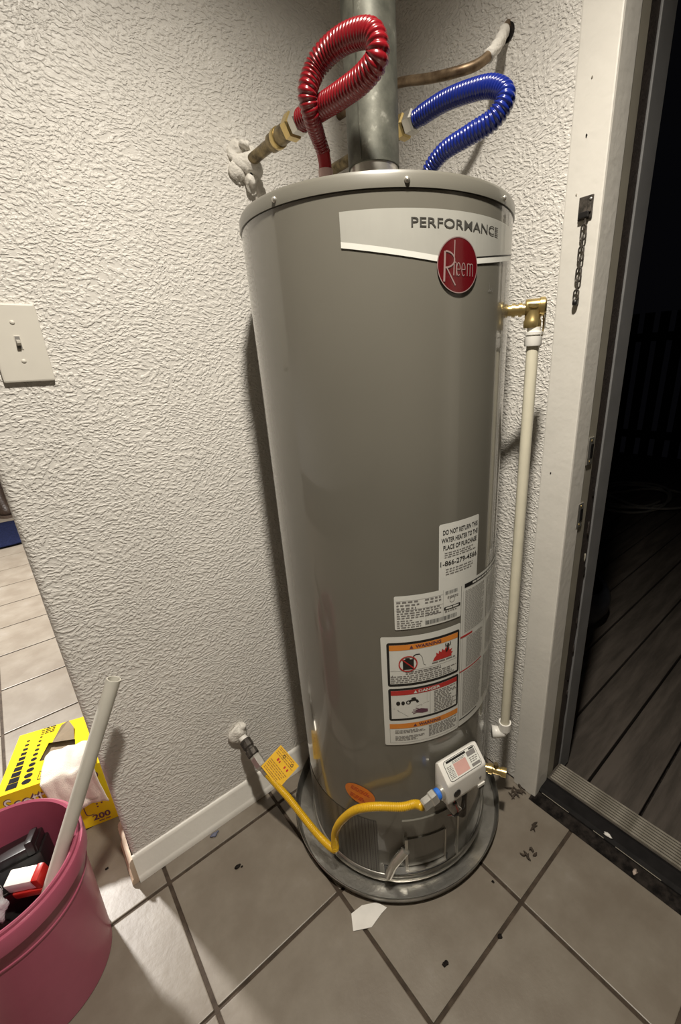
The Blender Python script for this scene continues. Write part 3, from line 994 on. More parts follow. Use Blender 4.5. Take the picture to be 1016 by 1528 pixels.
build('sight_window', lathe([(0.0095, 0), (0.0095, 0.001), (0.008, 0.0022), (0, 0.0024)], vpt(-0.036, 0.3022, 0.347), VN, 24), BLACKP, valve, smooth=True)
build('screw_recess', lathe([(0.0028, 0), (0.0028, 0.0012), (0, 0.0013)], vpt(0.030, 0.3024, 0.352), VN, 12), GREYINK, valve)
build('button_slot', obox(vpt(0.034, 0.300, 0.3265), VT, VN, UP, 0.020, 0.010, 0.008), WHITEP, valve, bevel=0.001)
build('button_gap', obox(vpt(0.036, 0.301, 0.3185), VT, VN, UP, 0.014, 0.006, 0.008), BLACKP, valve, bevel=0.001)
build('inlet_boss', lathe([(0.0155, 0), (0.0155, 0.008), (0.013, 0.0095)], vpt(-0.0590, 0.279, 0.344), -VT, 24), STEEL, valve, auto=40)
build('blue_port_cap', lathe([(0.0125, 0), (0.0125, 0.009), (0.011, 0.010)], vpt(-0.0680, 0.279, 0.344), -VT, 24), BLUECAP, valve, auto=40)
# wiring and igniter hanging under the valve
build('igniter_bracket', prism([(-0.046, 0.316), (-0.010, 0.316), (-0.014, 0.270), (-0.022, 0.262), (-0.036, 0.266), (-0.042, 0.285)], VT, UP, VN, VC, 0.270, 0.292), mat('grey_wire_boot', (0.42, 0.40, 0.37), 0.4, var=0.3, scale=60), valve, bevel=0.003)
build('igniter_tip', blob(vpt(-0.026, 0.285, 0.262), 0.010, 0.010, 0.010, 5, .2, 12, 8), BLACKP, valve, smooth=True)
for k, (t0, t1) in enumerate(((-0.030, -0.020), (-0.014, -0.012), (-0.036, -0.030))):
    wp, _ = spline([vpt(t0, 0.290, 0.318), vpt(t0 + .004, 0.297, 0.295), vpt(t1 + .006, 0.293, 0.272), vpt(t1, 0.280, 0.250), vpt(t1 + .004, 0.262, 0.225)], 24)
    build('wire', sweep(wp, 0.0012, 8), (WHITEP, BLACKP, REDP)[k], valve, smooth=True)
build('burner_tube', rod(vpt(0.004, 0.275, 0.318), vpt(0.004, 0.275, 0.225), 0.011, 18), IRON, valve, smooth=False)
build('pilot_port', rod(vpt(-0.034, 0.288, 0.306), vpt(-0.034, 0.296, 0.304), 0.005, 12), BLACKP, valve)

# --- relief valve (brass) on the side
ra = math.radians(-57.0)
RN = Vector((math.cos(ra), math.sin(ra), 0))
RT = Vector((-RN.y, RN.x, 0))
def rpt(t, rho, z): return VC + RT * t + RN * rho + UP * z
rv = build('relief_valve', lathe([(0.0145, 0), (0.0155, 0.002), (0.0155, 0.012), (0.014, 0.014), (0.014, 0.032), (0.0165, 0.034), (0.0165, 0.040)], rpt(0, 0.290, 1.274), UP, 24), BRASS, heater, auto=40)
tag(rv, 'brass temperature and pressure relief valve')
build('nipple', lathe([(0.0095, 0), (0.0095, 0.006), (0.0115, 0.006), (0.0115, 0.012), (0.0095, 0.012), (0.0095, 0.018), (0.0118, 0.018), (0.0118, 0.024), (0.0095, 0.024), (0.0095, 0.044)], rpt(0, HR, 1.306), RN, 20), BRASS, rv, auto=30)
build('valve_body', lathe([(0.0125, 0), (0.0140, 0.003), (0.0140, 0.024), (0.0160, 0.025), (0.0160, 0.033), (0.012, 0.036)], rpt(0, 0.276, 1.309), RN, 20), BRASS, rv, auto=30)
build('test_lever', obox(rpt(0.0, 0.3120, 1.292), RN, RT, UP, 0.0018, 0.010, 0.040), STEEL, rv, bevel=0.0006)
tp, _ = spline([rpt(0.004, 0.309, 1.298), rpt(0.006, 0.310, 1.270), rpt(0.004, 0.304, 1.235), rpt(-0.004, 0.300, 1.205)], 14)
build('hang_tag_wire', sweep(tp, 0.0016, 8), BRASS, rv, smooth=True)
# --- drain valve low on the side
dvz = 0.196
da = math.radians(-62.0)
DN = Vector((math.cos(da), math.sin(da), 0))
dp = VC + UP * dvz
dv = build('drain_valve', lathe([(0.011, 0), (0.011, 0.014), (0.0135, 0.014), (0.0135, 0.024), (0.010, 0.026), (0.010, 0.046), (0.0125, 0.047), (0.0125, 0.060), (0.009, 0.060)], dp + DN * HR, DN, 20), BRASS, heater, auto=30)
tag(dv, 'small brass drain valve')
build('valve_stem', rod(dp + DN * (HR + .033), dp + DN * (HR + .033) + UP * 0.022, 0.006, 14), OLDBRASS, dv)
# --- clear shrink film left on the side
fv, ff = [], []
NF, MF = 26, 34
for i in range(NF + 1):
    th = -78 + 42 * i / NF
    for j in range(MF + 1):
        z = 0.20 + 0.66 * j / MF
        w = 0.0035 + 0.0022 * math.sin(th * .9 + z * 6) + 0.003 * max(0, (0.45 - z)) * 6 * (0.5 + 0.5 * math.sin(th * .55 + 3))
        fv.append(cylp(th, z, HR + w))
for i in range(NF):
    for j in range(MF):
        a = i * (MF + 1) + j
        ff.append((a, a + MF + 1, a + MF + 2, a + 1))
build('clear_film', (fv, ff), FILM, heater, smooth=True)

# ==================================================================== THINGS ROUND THE HEATER
pan = tag(build('drain_pan', lathe([(0.0, 0.0008), (0.288, 0.0008), (0.2965, 0.030), (0.2985, 0.0315), (0.2995, 0.030), (0.2985, 0.0275), (0.2915, 0.003), (0.287, 0.0), (0.0, 0.0)], (0.6305, 0.7140, 0), segs=128), ALU, auto=40),
          'round shallow shiny metal drain pan under the water heater', 'drain pan')

vent = thing('vent_pipe', (HCX, HCY, TOPZ), 'galvanised steel vent pipe rising from the top of the heater', 'pipe')
build('pipe', lathe([(0.0440, 1.554), (0.0456, 1.5545), (0.0456, 2.44)], (HCX, HCY, 0), segs=64), ZINC, vent, auto=40)
build('collar', lathe([(0.052, TOPZ + .003), (0.052, TOPZ + .010), (0.0432, TOPZ + .016), (0.0432, 1.590)], (HCX, HCY, 0), segs=64), STEEL, vent, auto=40)
build('seam', curved := obox((HCX - 0.0456 * math.cos(math.radians(20)), HCY - 0.0456 * math.sin(math.radians(20)), 2.0), (1, 0, 0), (0, 1, 0), (0, 0, 1), 0.003, 0.003, 0.885), ZINC, vent)

# red hot-water hose
rp = [(0.53, 0.775, 1.624), (0.53, 0.716, 1.620), (0.531, 0.662, 1.617), (0.533, 0.614, 1.618), (0.536, 0.586, 1.630), (0.536, 0.592, 1.656), (0.534, 0.628, 1.672), (0.528, 0.672, 1.676), (0.516, 0.704, 1.662),
      (0.502, 0.714, 1.630), (0.514, 0.724, 1.606), (0.544, 0.752, 1.596), (0.563, 0.765, 1.582)]
redh = thing('water_hose', (0.568, 0.769, TOPZ), 'looped red corrugated hot water hose above the heater', 'hose')
build('corrugated_hose', corrugated(rp, 0.0172, 0.0066, 0.0026, 20, lambda s: 1.0 if s < 0.7 else 1.0 - 0.28 * (s - 0.7) / 0.3), RED, redh, smooth=True)
build('sleeve', sweep([Vector((0.560, 0.763, 1.585)), Vector((0.566, 0.767, 1.568)), Vector((0.568, 0.769, 1.548))], [0.0118, 0.0115, 0.0115], 18), REDSM, redh, auto=50)
build('base_nipple', lathe([(0.014, 0), (0.014, 0.030), (0.0132, 0.031), (0.0132, 0.086)], (0.568, 0.769, TOPZ), UP, 18), mat('pinkish_plastic', (0.72, 0.50, 0.47), 0.5), redh, auto=40)
# blue cold-water hose
bp_ = [(0.73, 0.697, 1.646), (0.731, 0.634, 1.648), (0.731, 0.576, 1.641), (0.730, 0.530, 1.629), (0.726, 0.502, 1.606), (0.716, 0.515, 1.580), (0.706, 0.558, 1.570), (0.701, 0.607, 1.562), (0.699, 0.640, 1.540), (0.699, 0.646, 1.505)]
blueh = thing('water_hose', (0.699, 0.647, TOPZ), 'looped blue corrugated cold water hose above the heater', 'hose')
build('corrugated_hose', corrugated(bp_, 0.0155, 0.0060, 0.0024, 20, lambda s: 0.92 if s < .03 else (1.0 if s < 0.65 else 1.0 - 0.2 * (s - 0.65) / 0.35)), BLUE, blueh, smooth=True)
build('base_nipple', lathe([(0.013, 0), (0.013, 0.040)], (0.699, 0.647, TOPZ), UP, 18), STEEL, blueh, auto=40)


# water stubs coming out of the wall
def stub(label, x, z, ytip, mat_a):
    t = thing('water_pipe', (x, WY, z), label, 'pipe')
    build('pipe', rod((x, WY + 0.01, z), (x, ytip + 0.045, z), 0.0105, 24), mat_a, t, auto=40)
    build('coupling', lathe([(0.0125, 0), (0.0150, 0.003), (0.0150, 0.022), (0.0125, 0.025)], (x, ytip + 0.105, z), (0, -1, 0), 24), OLDBRASS, t, auto=40)
    build('brass_ring', lathe([(0.0155, 0), (0.0168, 0.002), (0.0168, 0.012), (0.0155, 0.014)], (x, ytip + 0.086, z), (0, -1, 0), 24), BRASS, t, auto=40)
    build('dark_sleeve', lathe([(0.0148, 0), (0.0148, 0.040)], (x, ytip + 0.075, z), (0, -1, 0), 24), OLDBRASS, t, auto=40)
    build('brass_nut', hexnut((x, ytip + 0.040, z), (x, ytip + 0.018, z), 0.0205), BRASS, t)
    build('hose_nut', hexnut((x, ytip + 0.018, z), (x, ytip - 0.004, z), 0.0190), STEEL, t)
    return t


stub('old brass and copper pipe stub feeding the red hose', 0.53, 1.6255, 0.779, OLDBRASS)
stub('brass pipe stub behind the vent feeding the blue hose', 0.73, 1.6450, 0.702, OLDBRASS)
# copper line out of the door wall
cp, _ = spline([(0.945, 0.648, 1.830), (0.918, 0.644, 1.806), (0.876, 0.632, 1.764), (0.838, 0.640, 1.733), (0.808, 0.670, 1.724), (0.798, 0.728, 1.735), (0.790, 0.808, 1.756), (0.785, 0.90, 1.765), (0.783, 1.0, 1.767)], 60)
cu = thing('copper_pipe', (0.929, 0.648, 1.82), 'bent brown copper pipe coming from a hole in the wall beside the vent', 'pipe')
build('pipe', sweep(cp, 0.0082, 16), COPPER, cu, smooth=True)
build('plaster_wrap', sweep(cp[4:15], [0.0098 + 0.0012 * math.sin(k * 2.1) for k in range(11)], 16), PLASTERLUMP, cu, smooth=True)
build('pipe_hole', lathe([(0.015, 0), (0.015, 0.0012)], (WX - 0.001, 0.644, 1.806), (-1, 0, 0), 20), BLACKP, wall_right)

# patched plaster at the hot stub
for k, (x, y, z, rx, ry, rz) in enumerate(((0.533, 0.982, 1.625, 0.030, 0.020, 0.026), (0.512, 0.988, 1.640, 0.020, 0.014, 0.018), (0.508, 0.990, 1.612, 0.018, 0.012, 0.020), (0.530, 0.984, 1.598, 0.015, 0.016, 0.020),
                                         (0.548, 0.988, 1.584, 0.013, 0.013, 0.020), (0.522, 0.978, 1.648, 0.014, 0.016, 0.010), (0.545, 0.986, 1.638, 0.014, 0.012, 0.014))):
    build('plaster_lump', blob((x, y, z), rx, ry, rz, 100 + k, 0.38), PLASTERLUMP, wall_back, smooth=True)
build('plaster_gap', blob((0.517, 0.980, 1.622), 0.004, 0.006, 0.014, 120, 0.5, 10, 8), BLACKP, wall_back, smooth=True)
build('plaster_gap', blob((0.528, 0.974, 1.606), 0.004, 0.006, 0.012, 121, 0.5, 10, 8), BLACKP, wall_back, smooth=True)

# relief discharge pipe
dx, dy = 0.7925, 0.4640
dpipe = thing('discharge_pipe', (dx, dy, 0.32), 'white plastic discharge pipe hanging below the brass relief valve', 'pipe')
build('pipe', rod((dx, dy, 0.335), (dx, dy, 1.258), 0.0112, 24), PVC, dpipe, auto=40)
build('adapter', lathe([(0.0150, 0), (0.0155, 0.002), (0.0155, 0.016), (0.0125, 0.017), (0.0125, 0.019), (0.0158, 0.019), (0.0158, 0.024), (0.012, 0.025), (0.012, 0.032)], (dx, dy, 1.243), UP, 24), WHITEP, dpipe, auto=30)
eb = build('elbow', lathe([(0.0142, 0), (0.0156, 0.001), (0.0156, 0.024), (0.0120, 0.024), (0.0120, 0.018)], (dx, dy, 0.318), UP, 24), WHITEP, dpipe, auto=30)
build('elbow_outlet', sweep([Vector((dx, dy, 0.322)), Vector((dx - .004, dy + .004, 0.310)), Vector((dx - .012, dy + .012, 0.308)), Vector((dx - .022, dy + .022, 0.309))], [0.0140, 0.0145, 0.0150, 0.0156], 20), WHITEP, eb, smooth=True)

# yellow gas connector
gas = thing('gas_connector', (0.29, WY, 0.262), 'yellow flexible gas connector from the wall pipe to the valve', 'gas hose')
def gpt(th, z, rr): return cylp(th, z, rr)
inl = vpt(-0.112, 0.279, 0.337)
gp = [(0.309, 0.876, 0.196), (0.319, 0.835, 0.176), (0.329, 0.800, 0.156), (0.339, 0.760, 0.128), (0.350, 0.715, 0.100), (0.360, 0.675, 0.086), gpt(-167.5, 0.094, 0.276), gpt(-167.6, 0.115, 0.273), gpt(-167.0, 0.150, 0.271), gpt(-162.0, 0.208, 0.272),
      gpt(-153, 0.270, 0.272), gpt(-142.3, 0.303, 0.275), gpt(-130.5, 0.315, 0.281), gpt(-124.5, 0.325, 0.285), inl]
build('corrugated_hose', corrugated(gp, 0.0094, 0.0042, 0.0009, 16), YELLOW, gas, smooth=True)
build('flare_nut', hexnut(vpt(-0.112, 0.279, 0.337), vpt(-0.088, 0.279, 0.341), 0.0140), STEEL, gas)
build('flare_fitting', hexnut(vpt(-0.092, 0.279, 0.340), vpt(-0.076, 0.279, 0.3435), 0.0165), STEEL, gas)
build('wall_pipe', rod((0.291, 1.0, 0.264), (0.297, 0.966, 0.251), 0.0112, 20), WHITEP, gas, auto=40)
build('iron_coupling', lathe([(0.0125, 0), (0.0160, 0.003), (0.0160, 0.022), (0.0135, 0.026), (0.0135, 0.030), (0.0165, 0.033), (0.0165, 0.048), (0.012, 0.051)], (0.2965, 0.968, 0.252), Vector((0.004, -0.045, -0.026)), 10), IRON, gas, auto=25)
build('steel_nut', hexnut((0.3010, 0.925, 0.2270), (0.3065, 0.893, 0.205), 0.0150), STEEL, gas)
build('hose_end', rod((0.3060, 0.895, 0.2065), (0.310, 0.874, 0.195), 0.0105, 16), STEEL, gas, smooth=True)
A = Vector((0.300, 0.884, 0.222)); B = Vector((0.316, 0.829, 0.176)); Cc = Vector((0.383, 0.830, 0.203)); Dd = Vector((0.364, 0.885, 0.249))
tn = (B - A).cross(Dd - A).normalized()
if tn.z < 0: tn = -tn
gtag = tag(build('hang_tag', ([A, B, Cc, Dd] + [p - tn * .0006 for p in (A, B, Cc, Dd)], [(0, 1, 2, 3), (7, 6, 5, 4), (0, 4, 5, 1), (1, 5, 6, 2), (2, 6, 7, 3), (3, 7, 4, 0)]), TAGM, gas), 'yellow square warning tag')
def tagp(u, v, lift): return A.lerp(B, u) * (1 - v) + Dd.lerp(Cc, u) * v + tn * lift
put('fine_print', join(*[words_uv(0.06, 0.92, v, v + .05, 1, .6, 130 + k, .2, wl=(.05, .16)) for k, v in enumerate((.06, .12, .20, .27, .34, .41, .70, .77, .86, .92))]), TAGINK, gtag, tagp, 0.0005)
put('symbols', join(rect_uv(.25, .32, .55, .66), rect_uv(.36, .41, .55, .63), rect_uv(.62, .68, .55, .64), rect_uv(.76, .82, .55, .64)), REDINK, gtag, tagp, 0.0006)
for q in (.38, .80):
    put('round_mark', ring_uv(q, .82, .055, .035, 16), INK, gtag, tagp, 0.0006)
for k, (x, y, z, rx, ry, rz) in enumerate(((0.289, 0.987, 0.266, 0.025, 0.013, 0.027), (0.296, 0.985, 0.282, 0.018, 0.012, 0.013))):
    build('putty_collar', blob((x, y, z), rx, ry, rz, 140 + k, 0.2), PLASTERLUMP, wall_back, smooth=True)

# ==================================================================== ON THE WALLS
sw = thing('light_switch', (0.0632, WY, 1.2855), 'white single toggle light switch plate on textured wall', 'light switch')
build('plate', prism([(0.0270, 1.2240), (0.0995, 1.2240), (0.0995, 1.3470), (0.0270, 1.3470)], (1, 0, 0), (0, 0, 1), (0, -1, 0), (0, WY, 0), 0.0, 0.0075), SWITCHM, sw, bevel=0.0028)
build('toggle_frame', boxv(0.0585, 0.0675, WY - .0085, WY - .0070, 1.276, 1.298), SWITCHM, sw, bevel=0.0006)
build('toggle', prism([(0.0, 0.0), (0.010, 0.004), (0.0105, 0.009), (0.0, 0.010)], (0, -1, 0), (0, 0, 1), (1, 0, 0), (0, WY - .0075, 1.2815), 0.0600, 0.0655), SWITCHM, sw, bevel=0.0008)
build('toggle_slot', boxv(0.0595, 0.0662, WY - .0088, WY - .0084, 1.2775, 1.2965), GREYINK, sw)
for z in (1.3180, 1.2575):
    build('screw', lathe([(0.0035, 0), (0.0035, 0.0006), (0.002, 0.0016), (0, 0.0018)], (0.0625, WY - .0074, z), (0, -1, 0), 14), SWITCHM, sw, smooth=True)

# door chain on the casing
CX = 0.9142
ch = thing('door_chain', (CX, 0.448, 1.46), 'dark metal door chain hanging from a plate on the white casing', 'door chain')
build('mount_plate', boxv(CX - 0.003, CX, 0.4360, 0.4620, 1.4560, 1.4930), IRON, ch, bevel=0.0012)
build('keeper', boxv(CX - 0.0085, CX - 0.003, 0.4400, 0.4590, 1.4580, 1.4680), BLACKP, ch, bevel=0.0015)
build('keeper', boxv(CX - 0.0060, CX - 0.003, 0.4375, 0.4450, 1.4660, 1.4800), IRON, ch, bevel=0.001)
build('screw', lathe([(0.0028, 0), (0.002, 0.0012), (0, 0.0014)], (CX - .003, 0.4405, 1.4865), (-1, 0, 0), 12), STEEL, ch, smooth=True)
build('hook', rod((CX - 0.005, 0.4455, 1.460), (CX - 0.005, 0.4465, 1.441), 0.0022, 10), IRON, ch)


def link_path(c, axis, side, L, w, r_):
    pts = []
    for k in range(24):
        a = 2 * PI * k / 24
        x = math.cos(a) * w
        y = math.sin(a) * w + (L / 2 - w if math.sin(a) > 0 else -(L / 2 - w))
        pts.append(Vector(c) + Vector(side) * x + Vector(axis) * y)
    n = len(pts)
    v, f = [], []
    nrm = Vector(axis).cross(Vector(side)).normalized()
    for i in range(n):
        t = (pts[(i + 1) % n] - pts[i - 1]).normalized()
        u = nrm
        w_ = t.cross(u)
        for k in range(8):
            a = 2 * PI * k / 8
            v.append(pts[i] + (u * math.cos(a) + w_ * math.sin(a)) * r_)
    for i in range(n):
        j = (i + 1) % n
        for k in range(8):
            l = (k + 1) % 8
            f.append((i * 8 + k, i * 8 + l, j * 8 + l, j * 8 + k))
    return v, f


nl = 7
for k in range(nl):
    z = 1.4350 - k * 0.0172
    y = 0.4465 + 0.0003 * k
    side = (0.25, 1, 0) if k % 2 == 0 else (1, 0.35, 0)
    side = Vector(side).normalized()
    build('chain_link', link_path((CX - 0.0062, y, z), (0, 0, 1), side, 0.0250 if k < nl - 1 else 0.019, 0.0056 if k % 2 == 0 else 0.0046, 0.0015), IRON, ch, smooth=True)
build('chain_knob', lathe([(0.0, 0), (0.0048, 0.001), (0.0052, 0.004), (0.0052, 0.007), (0.003, 0.010), (0, 0.0105)], (CX - 0.0062, 0.4487, 1.3140), UP, 16), BLACKP, ch, smooth=True)
for k, (y, z) in enumerate(((0.462, 1.585), (0.4700, 1.500), (0.468, 0.975), (0.4620, 1.665))):
    build('nail_mark', blob((CX + 0.0002, y, z), 0.0012, 0.0016, 0.0022 if k else 0.003, 150 + k, 0.3, 8, 6), (DIRT, GREIGE, DIRT, GREIGE)[k], casing)

# latch plates on the door stop
for x, z, lab, h in ((0.993, 1.018, 'small steel latch strike plate, the upper one on the jamb', 0.062), (0.980, 0.868, 'scuffed steel strike plate, the lower one on the jamb', 0.060)):
    s = thing('strike_plate', (x, 0.4225, z), lab, 'strike plate', 'strike plates on the door jamb')
    build('plate', boxv(x - 0.013, x + 0.013, 0.4195, 0.4224, z - h / 2, z + h / 2), STEEL, s, bevel=0.0012)
    build('latch_hole', boxv(x - 0.002, x + 0.011, 0.4187, 0.4196, z - h * .25, z + h * .25), BLACKP, s)
    build('screw', lathe([(0.003, 0), (0.002, 0.001), (0, 0.0012)], (x, 0.4195, z - h * .38), (0, -1, 0), 10), BRASS, s, smooth=True)
    build('screw', lathe([(0.003, 0), (0.002, 0.001), (0, 0.0012)], (x, 0.4195, z + h * .38), (0, -1, 0), 10), BRASS, s, smooth=True)

# ==================================================================== BUCKET AND ITS CONTENTS
BX, BY = -0.233, 0.928
bucket = thing('bucket', (BX, BY, 0), 'pink plastic bucket full of tools beside the wall end', 'bucket')
bk = build('shell', lathe([(0.0, 0.004), (0.128, 0.004), (0.1395, 0.345), (0.1440, 0.3480), (0.1465, 0.3455), (0.1468, 0.338), (0.1445, 0.3365), (0.1432, 0.300), (0.1462, 0.298), (0.1462, 0.293), (0.1425, 0.291), (0.1405, 0.262), (0.1420, 0.2605), (0.1420, 0.257), (0.1400, 0.2555), (0.1320, 0.002), (0.130, 0.0), (0.0, 0.0)], (BX, BY, 0), segs=96), PINK, bucket, auto=38)
build('rim_skirt', lathe([(0.1440, 0.3400), (0.1520, 0.3385), (0.1535, 0.336), (0.1525, 0.302), (0.1505, 0.301), (0.1500, 0.330), (0.1440, 0.333)], (BX, BY, 0), segs=96, closed=True), PINK, bucket, auto=38)

stick = tag(build('pipe_offcut', lathe([(0.0108, 0.0), (0.0134, 0.0), (0.0134, 0.522), (0.0108, 0.522), (0.0108, 0.02)], (-0.1960, 0.887, 0.190), Vector((0.326, 0.016, 0.623)), 32), PVCG, auto=40),
            'long off-white plastic pipe standing in the pink bucket', 'pipe')
# filling under the visible tools so that they rest on something
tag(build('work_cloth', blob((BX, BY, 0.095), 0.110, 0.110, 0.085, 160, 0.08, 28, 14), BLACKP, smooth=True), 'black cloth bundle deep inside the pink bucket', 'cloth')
bat = thing('tool_battery', (-0.225, 1.000, 0.235), 'black power tool battery with grey lettering in the pink bucket', 'battery')
q1 = Vector((0.96, -0.18, 0.10)).normalized(); q3 = Vector((-0.05, 0.30, 0.95)).normalized(); q2 = q3.cross(q1).normalized(); q3 = q1.cross(q2).normalized()
bc = Vector((-0.212, 0.996, 0.245))
build('body', obox(bc, q1, q2, q3, 0.118, 0.070, 0.055), BLACKP, bat, bevel=0.006, auto=40)
build('top_slide', obox(bc + q3 * 0.036 + q1 * 0.012, q1, q2, q3, 0.085, 0.060, 0.020), BLACKP, bat, bevel=0.004, auto=40)
build('rail', obox(bc + q3 * 0.045 + q1 * 0.045 - q2 * 0.012, q1, q2, q3, 0.014, 0.050, 0.030), BLACKP, bat, bevel=0.003, auto=40)
build('red_latch', obox(bc + q3 * 0.012 - q1 * 0.050 - q2 * 0.014, q1, q2, q3, 0.022, 0.050, 0.026), REDP, bat, bevel=0.004, auto=40)
def batp(u, v, lift): return bc + q1 * u - q2 * (0.035 + lift) + q3 * v
put('lettering', join(words_uv(-0.005, 0.035, -0.012, 0.000, 2, .45, 170, .2, wl=(.012, .03)), border(-0.054, -0.018, -0.008, 0.004, 0.0012, 3)), PALEINK, bat, batp, 0.0008)
put('grey_line', rect_uv(-0.052, 0.052, -0.020, -0.0190), GREYINK, bat, batp, 0.0008)
c1 = tag(build('tool_charger', obox((-0.284, 0.866, 0.205), (0.77, -0.637, 0), (0.637, 0.77, 0), (0, 0, 1), 0.085, 0.06, 0.045), BLACKP, bevel=0.006, auto=40),
         'black tool part lying at the front of the pink bucket', 'tool')
tube = thing('tape_dispenser', (-0.205, 0.905, 0.245), 'white block with a red end lying in the pink bucket', 'dispenser')
w1 = Vector((0.84, -0.54, 0.05)).normalized(); w3 = Vector((-0.08, -0.16, 0.98)).normalized(); w2 = w3.cross(w1).normalized(); w3 = w1.cross(w2)
tcn = Vector((-0.1960, 0.9300, 0.276))
build('body', obox(tcn, w1, w2, w3, 0.052, 0.030, 0.030), WHITEP, tube, bevel=0.003, auto=40)
build('red_end', obox(tcn + w1 * 0.032, w1, w2, w3, 0.014, 0.033, 0.034), REDP, tube, bevel=0.004, auto=40)
build('red_base', obox(tcn + w1 * 0.008 - w3 * 0.026 - w2 * 0.004, w1, w2, w3, 0.060, 0.030, 0.020), REDP, tube, bevel=0.004, auto=40)
tag(build('plastic_bag', blob((-0.252, 0.918, 0.266), 0.024, 0.022, 0.026, 181, 0.5, 30, 20), BAG, smooth=False), 'crumpled grey plastic bag poking out of the pink bucket', 'bag')

# ==================================================================== RAG BOX BEHIND THE WALL END
bx0 = Vector((-0.0205, 1.2140, 0))
bdir = Vector((-0.2185, 0.0640, 0)).normalized()       # along the front, towards the left
ddir = Vector((0.035, 0.24, 0)).normalized()
ddir = (ddir - bdir * ddir.dot(bdir)).normalized()
BWd, BDp, BHt = 0.243, 0.224, 0.213
rag = thing('rag_box', bx0 + bdir * BWd / 2 + ddir * BDp / 2, 'yellow cardboard box of shop rags beside the wall end', 'box')
def rb(a, b, c): return bx0 + bdir * a + ddir * b + UP * c
hole = (0.075, 0.165, 0.070, 0.150)                    # opening in the lid
fc = [rb(0, 0, 0), rb(BWd, 0, 0), rb(BWd, BDp, 0), rb(0, BDp, 0), rb(0, 0, BHt), rb(BWd, 0, BHt), rb(BWd, BDp, BHt), rb(0, BDp, BHt)]
h0, h1, k0, k1 = hole
top = [rb(h0, k0, BHt), rb(h1, k0 + .015, BHt), rb(h1 - .01, k1, BHt), rb(h0 + .01, k1 - .02, BHt)]
v = fc + top
f = [(0, 1, 2, 3), (0, 4, 5, 1), (1, 5, 6, 2), (2, 6, 7, 3), (3, 7, 4, 0), (4, 8, 9, 5), (5, 9, 10, 6), (6, 10, 11, 7), (7, 11, 8, 4)]
carton = build('carton', (v, f), BOXY, rag)
build('inner_liner', ([rb(.006, .006, .006), rb(BWd - .006, .006, .006), rb(BWd - .006, BDp - .006, .006), rb(.006, BDp - .006, .006), rb(.006, .006, BHt - .012), rb(BWd - .006, .006, BHt - .012), rb(BWd - .006, BDp - .006, BHt - .012), rb(.006, BDp - .006, BHt - .012)],
                      [(3, 2, 1, 0), (0, 1, 5, 4), (1, 2, 6, 5), (2, 3, 7, 6), (3, 0, 4, 7), (4, 5, 6, 7)]), BOXIN, rag)
build('torn_flap', ([rb(h0 + .012, k1 - .02, BHt + .001), rb(h1 - .02, k1 - .004, BHt + .001), rb(h1 - .035, k1 + .055, BHt + .008), rb(h0 + .040, k1 + .070, BHt + .005), rb(h0 + .020, k1 + .030, BHt + .007)],
                    [(0, 1, 2, 3, 4)]), BOXIN, rag)
def boxtop(u, v, lift): return rb(u, v, BHt + lift)
def boxfront(u, v, lift): return bx0 + bdir * (BWd - u) - ddir * lift + UP * v
sq = []
for k in range(10):                                    # swatch columns on the lid: squares and dots growing to the front
    yv = 0.022 + 0.0205 * k * (1 - 0.012 * k)
    s = 0.0112 * (1 - 0.078 * k)
    sq += [rect_uv(0.2125 - s * 1.1, 0.2125 + s * 1.1, yv - s * .85, yv + s * .85), disc_uv(0.1805, yv, s * .95, s * .75, 18)]
put('swatch_print', join(*sq), BOXBLUE, carton, boxtop, 0.0008)
put('fine_print', words_uv(0.15, 0.185, 0.195, 0.225, 4, .4, 190, .2, wl=(.006, .014)), BOXBLUE, carton, boxtop, 0.0008)
put('fine_print', words_uv(0.020, 0.060, 0.160, 0.200, 4, .4, 191, .2, wl=(.006, .014)), BOXBLUE, carton, boxtop, 0.0008)
put('print_frame', border(0.105, 0.155, 0.014, 0.044, .0012, 3), BOXBLUE, carton, boxtop, 0.0008)
put('fine_print', words_uv(0.11, 0.15, 0.020, 0.040, 3, .6, 192, 0, wl=(.008, .018)), BOXBLUE, carton, boxtop, 0.0008)
put('brand_lettering', text_uv('Scott', 0.010, 0.096, 0.150, 0.197, 0.03), BOXINK, carton, boxfront, 0.0006)
put('brand_outline', text_uv('Scott', 0.012, 0.098, 0.148, 0.195, 0.0), PAPER, carton, boxfront, 0.0010)
put('round_emblem', disc_uv(0.128, 0.170, 0.018, 0.012), mat('violet_print', (0.10, 0.04, 0.16), 0.5), carton, boxfront, 0.0006)
put('corner_emblem', disc_uv(0.215, 0.178, 0.010, 0.012), BOXINK, carton, boxfront, 0.0006)
put('count_lettering', text_uv('200', 0.178, 0.222, 0.018, 0.040, 0.03), BOXINK, carton, boxfront, 0.0006)
put('fine_print', join(words_uv(0.190, 0.222, 0.008, 0.014, 1, .6, 193, 0, wl=(.008, .014)), words_uv(0.196, 0.204, 0.060, 0.160, 10, .5, 194, 0, wl=(.004, .008)), words_uv(0.208, 0.214, 0.070, 0.150, 9, .5, 195, 0, wl=(.003, .006))), BOXINK, carton, boxfront, 0.0006)
put('gold_loop', stroke([(0.166, 0.105), (0.166, 0.055), (0.168, 0.046), (0.175, 0.042), (0.185, 0.043)], 0.0025), BOXINK, carton, boxfront, 0.0006)

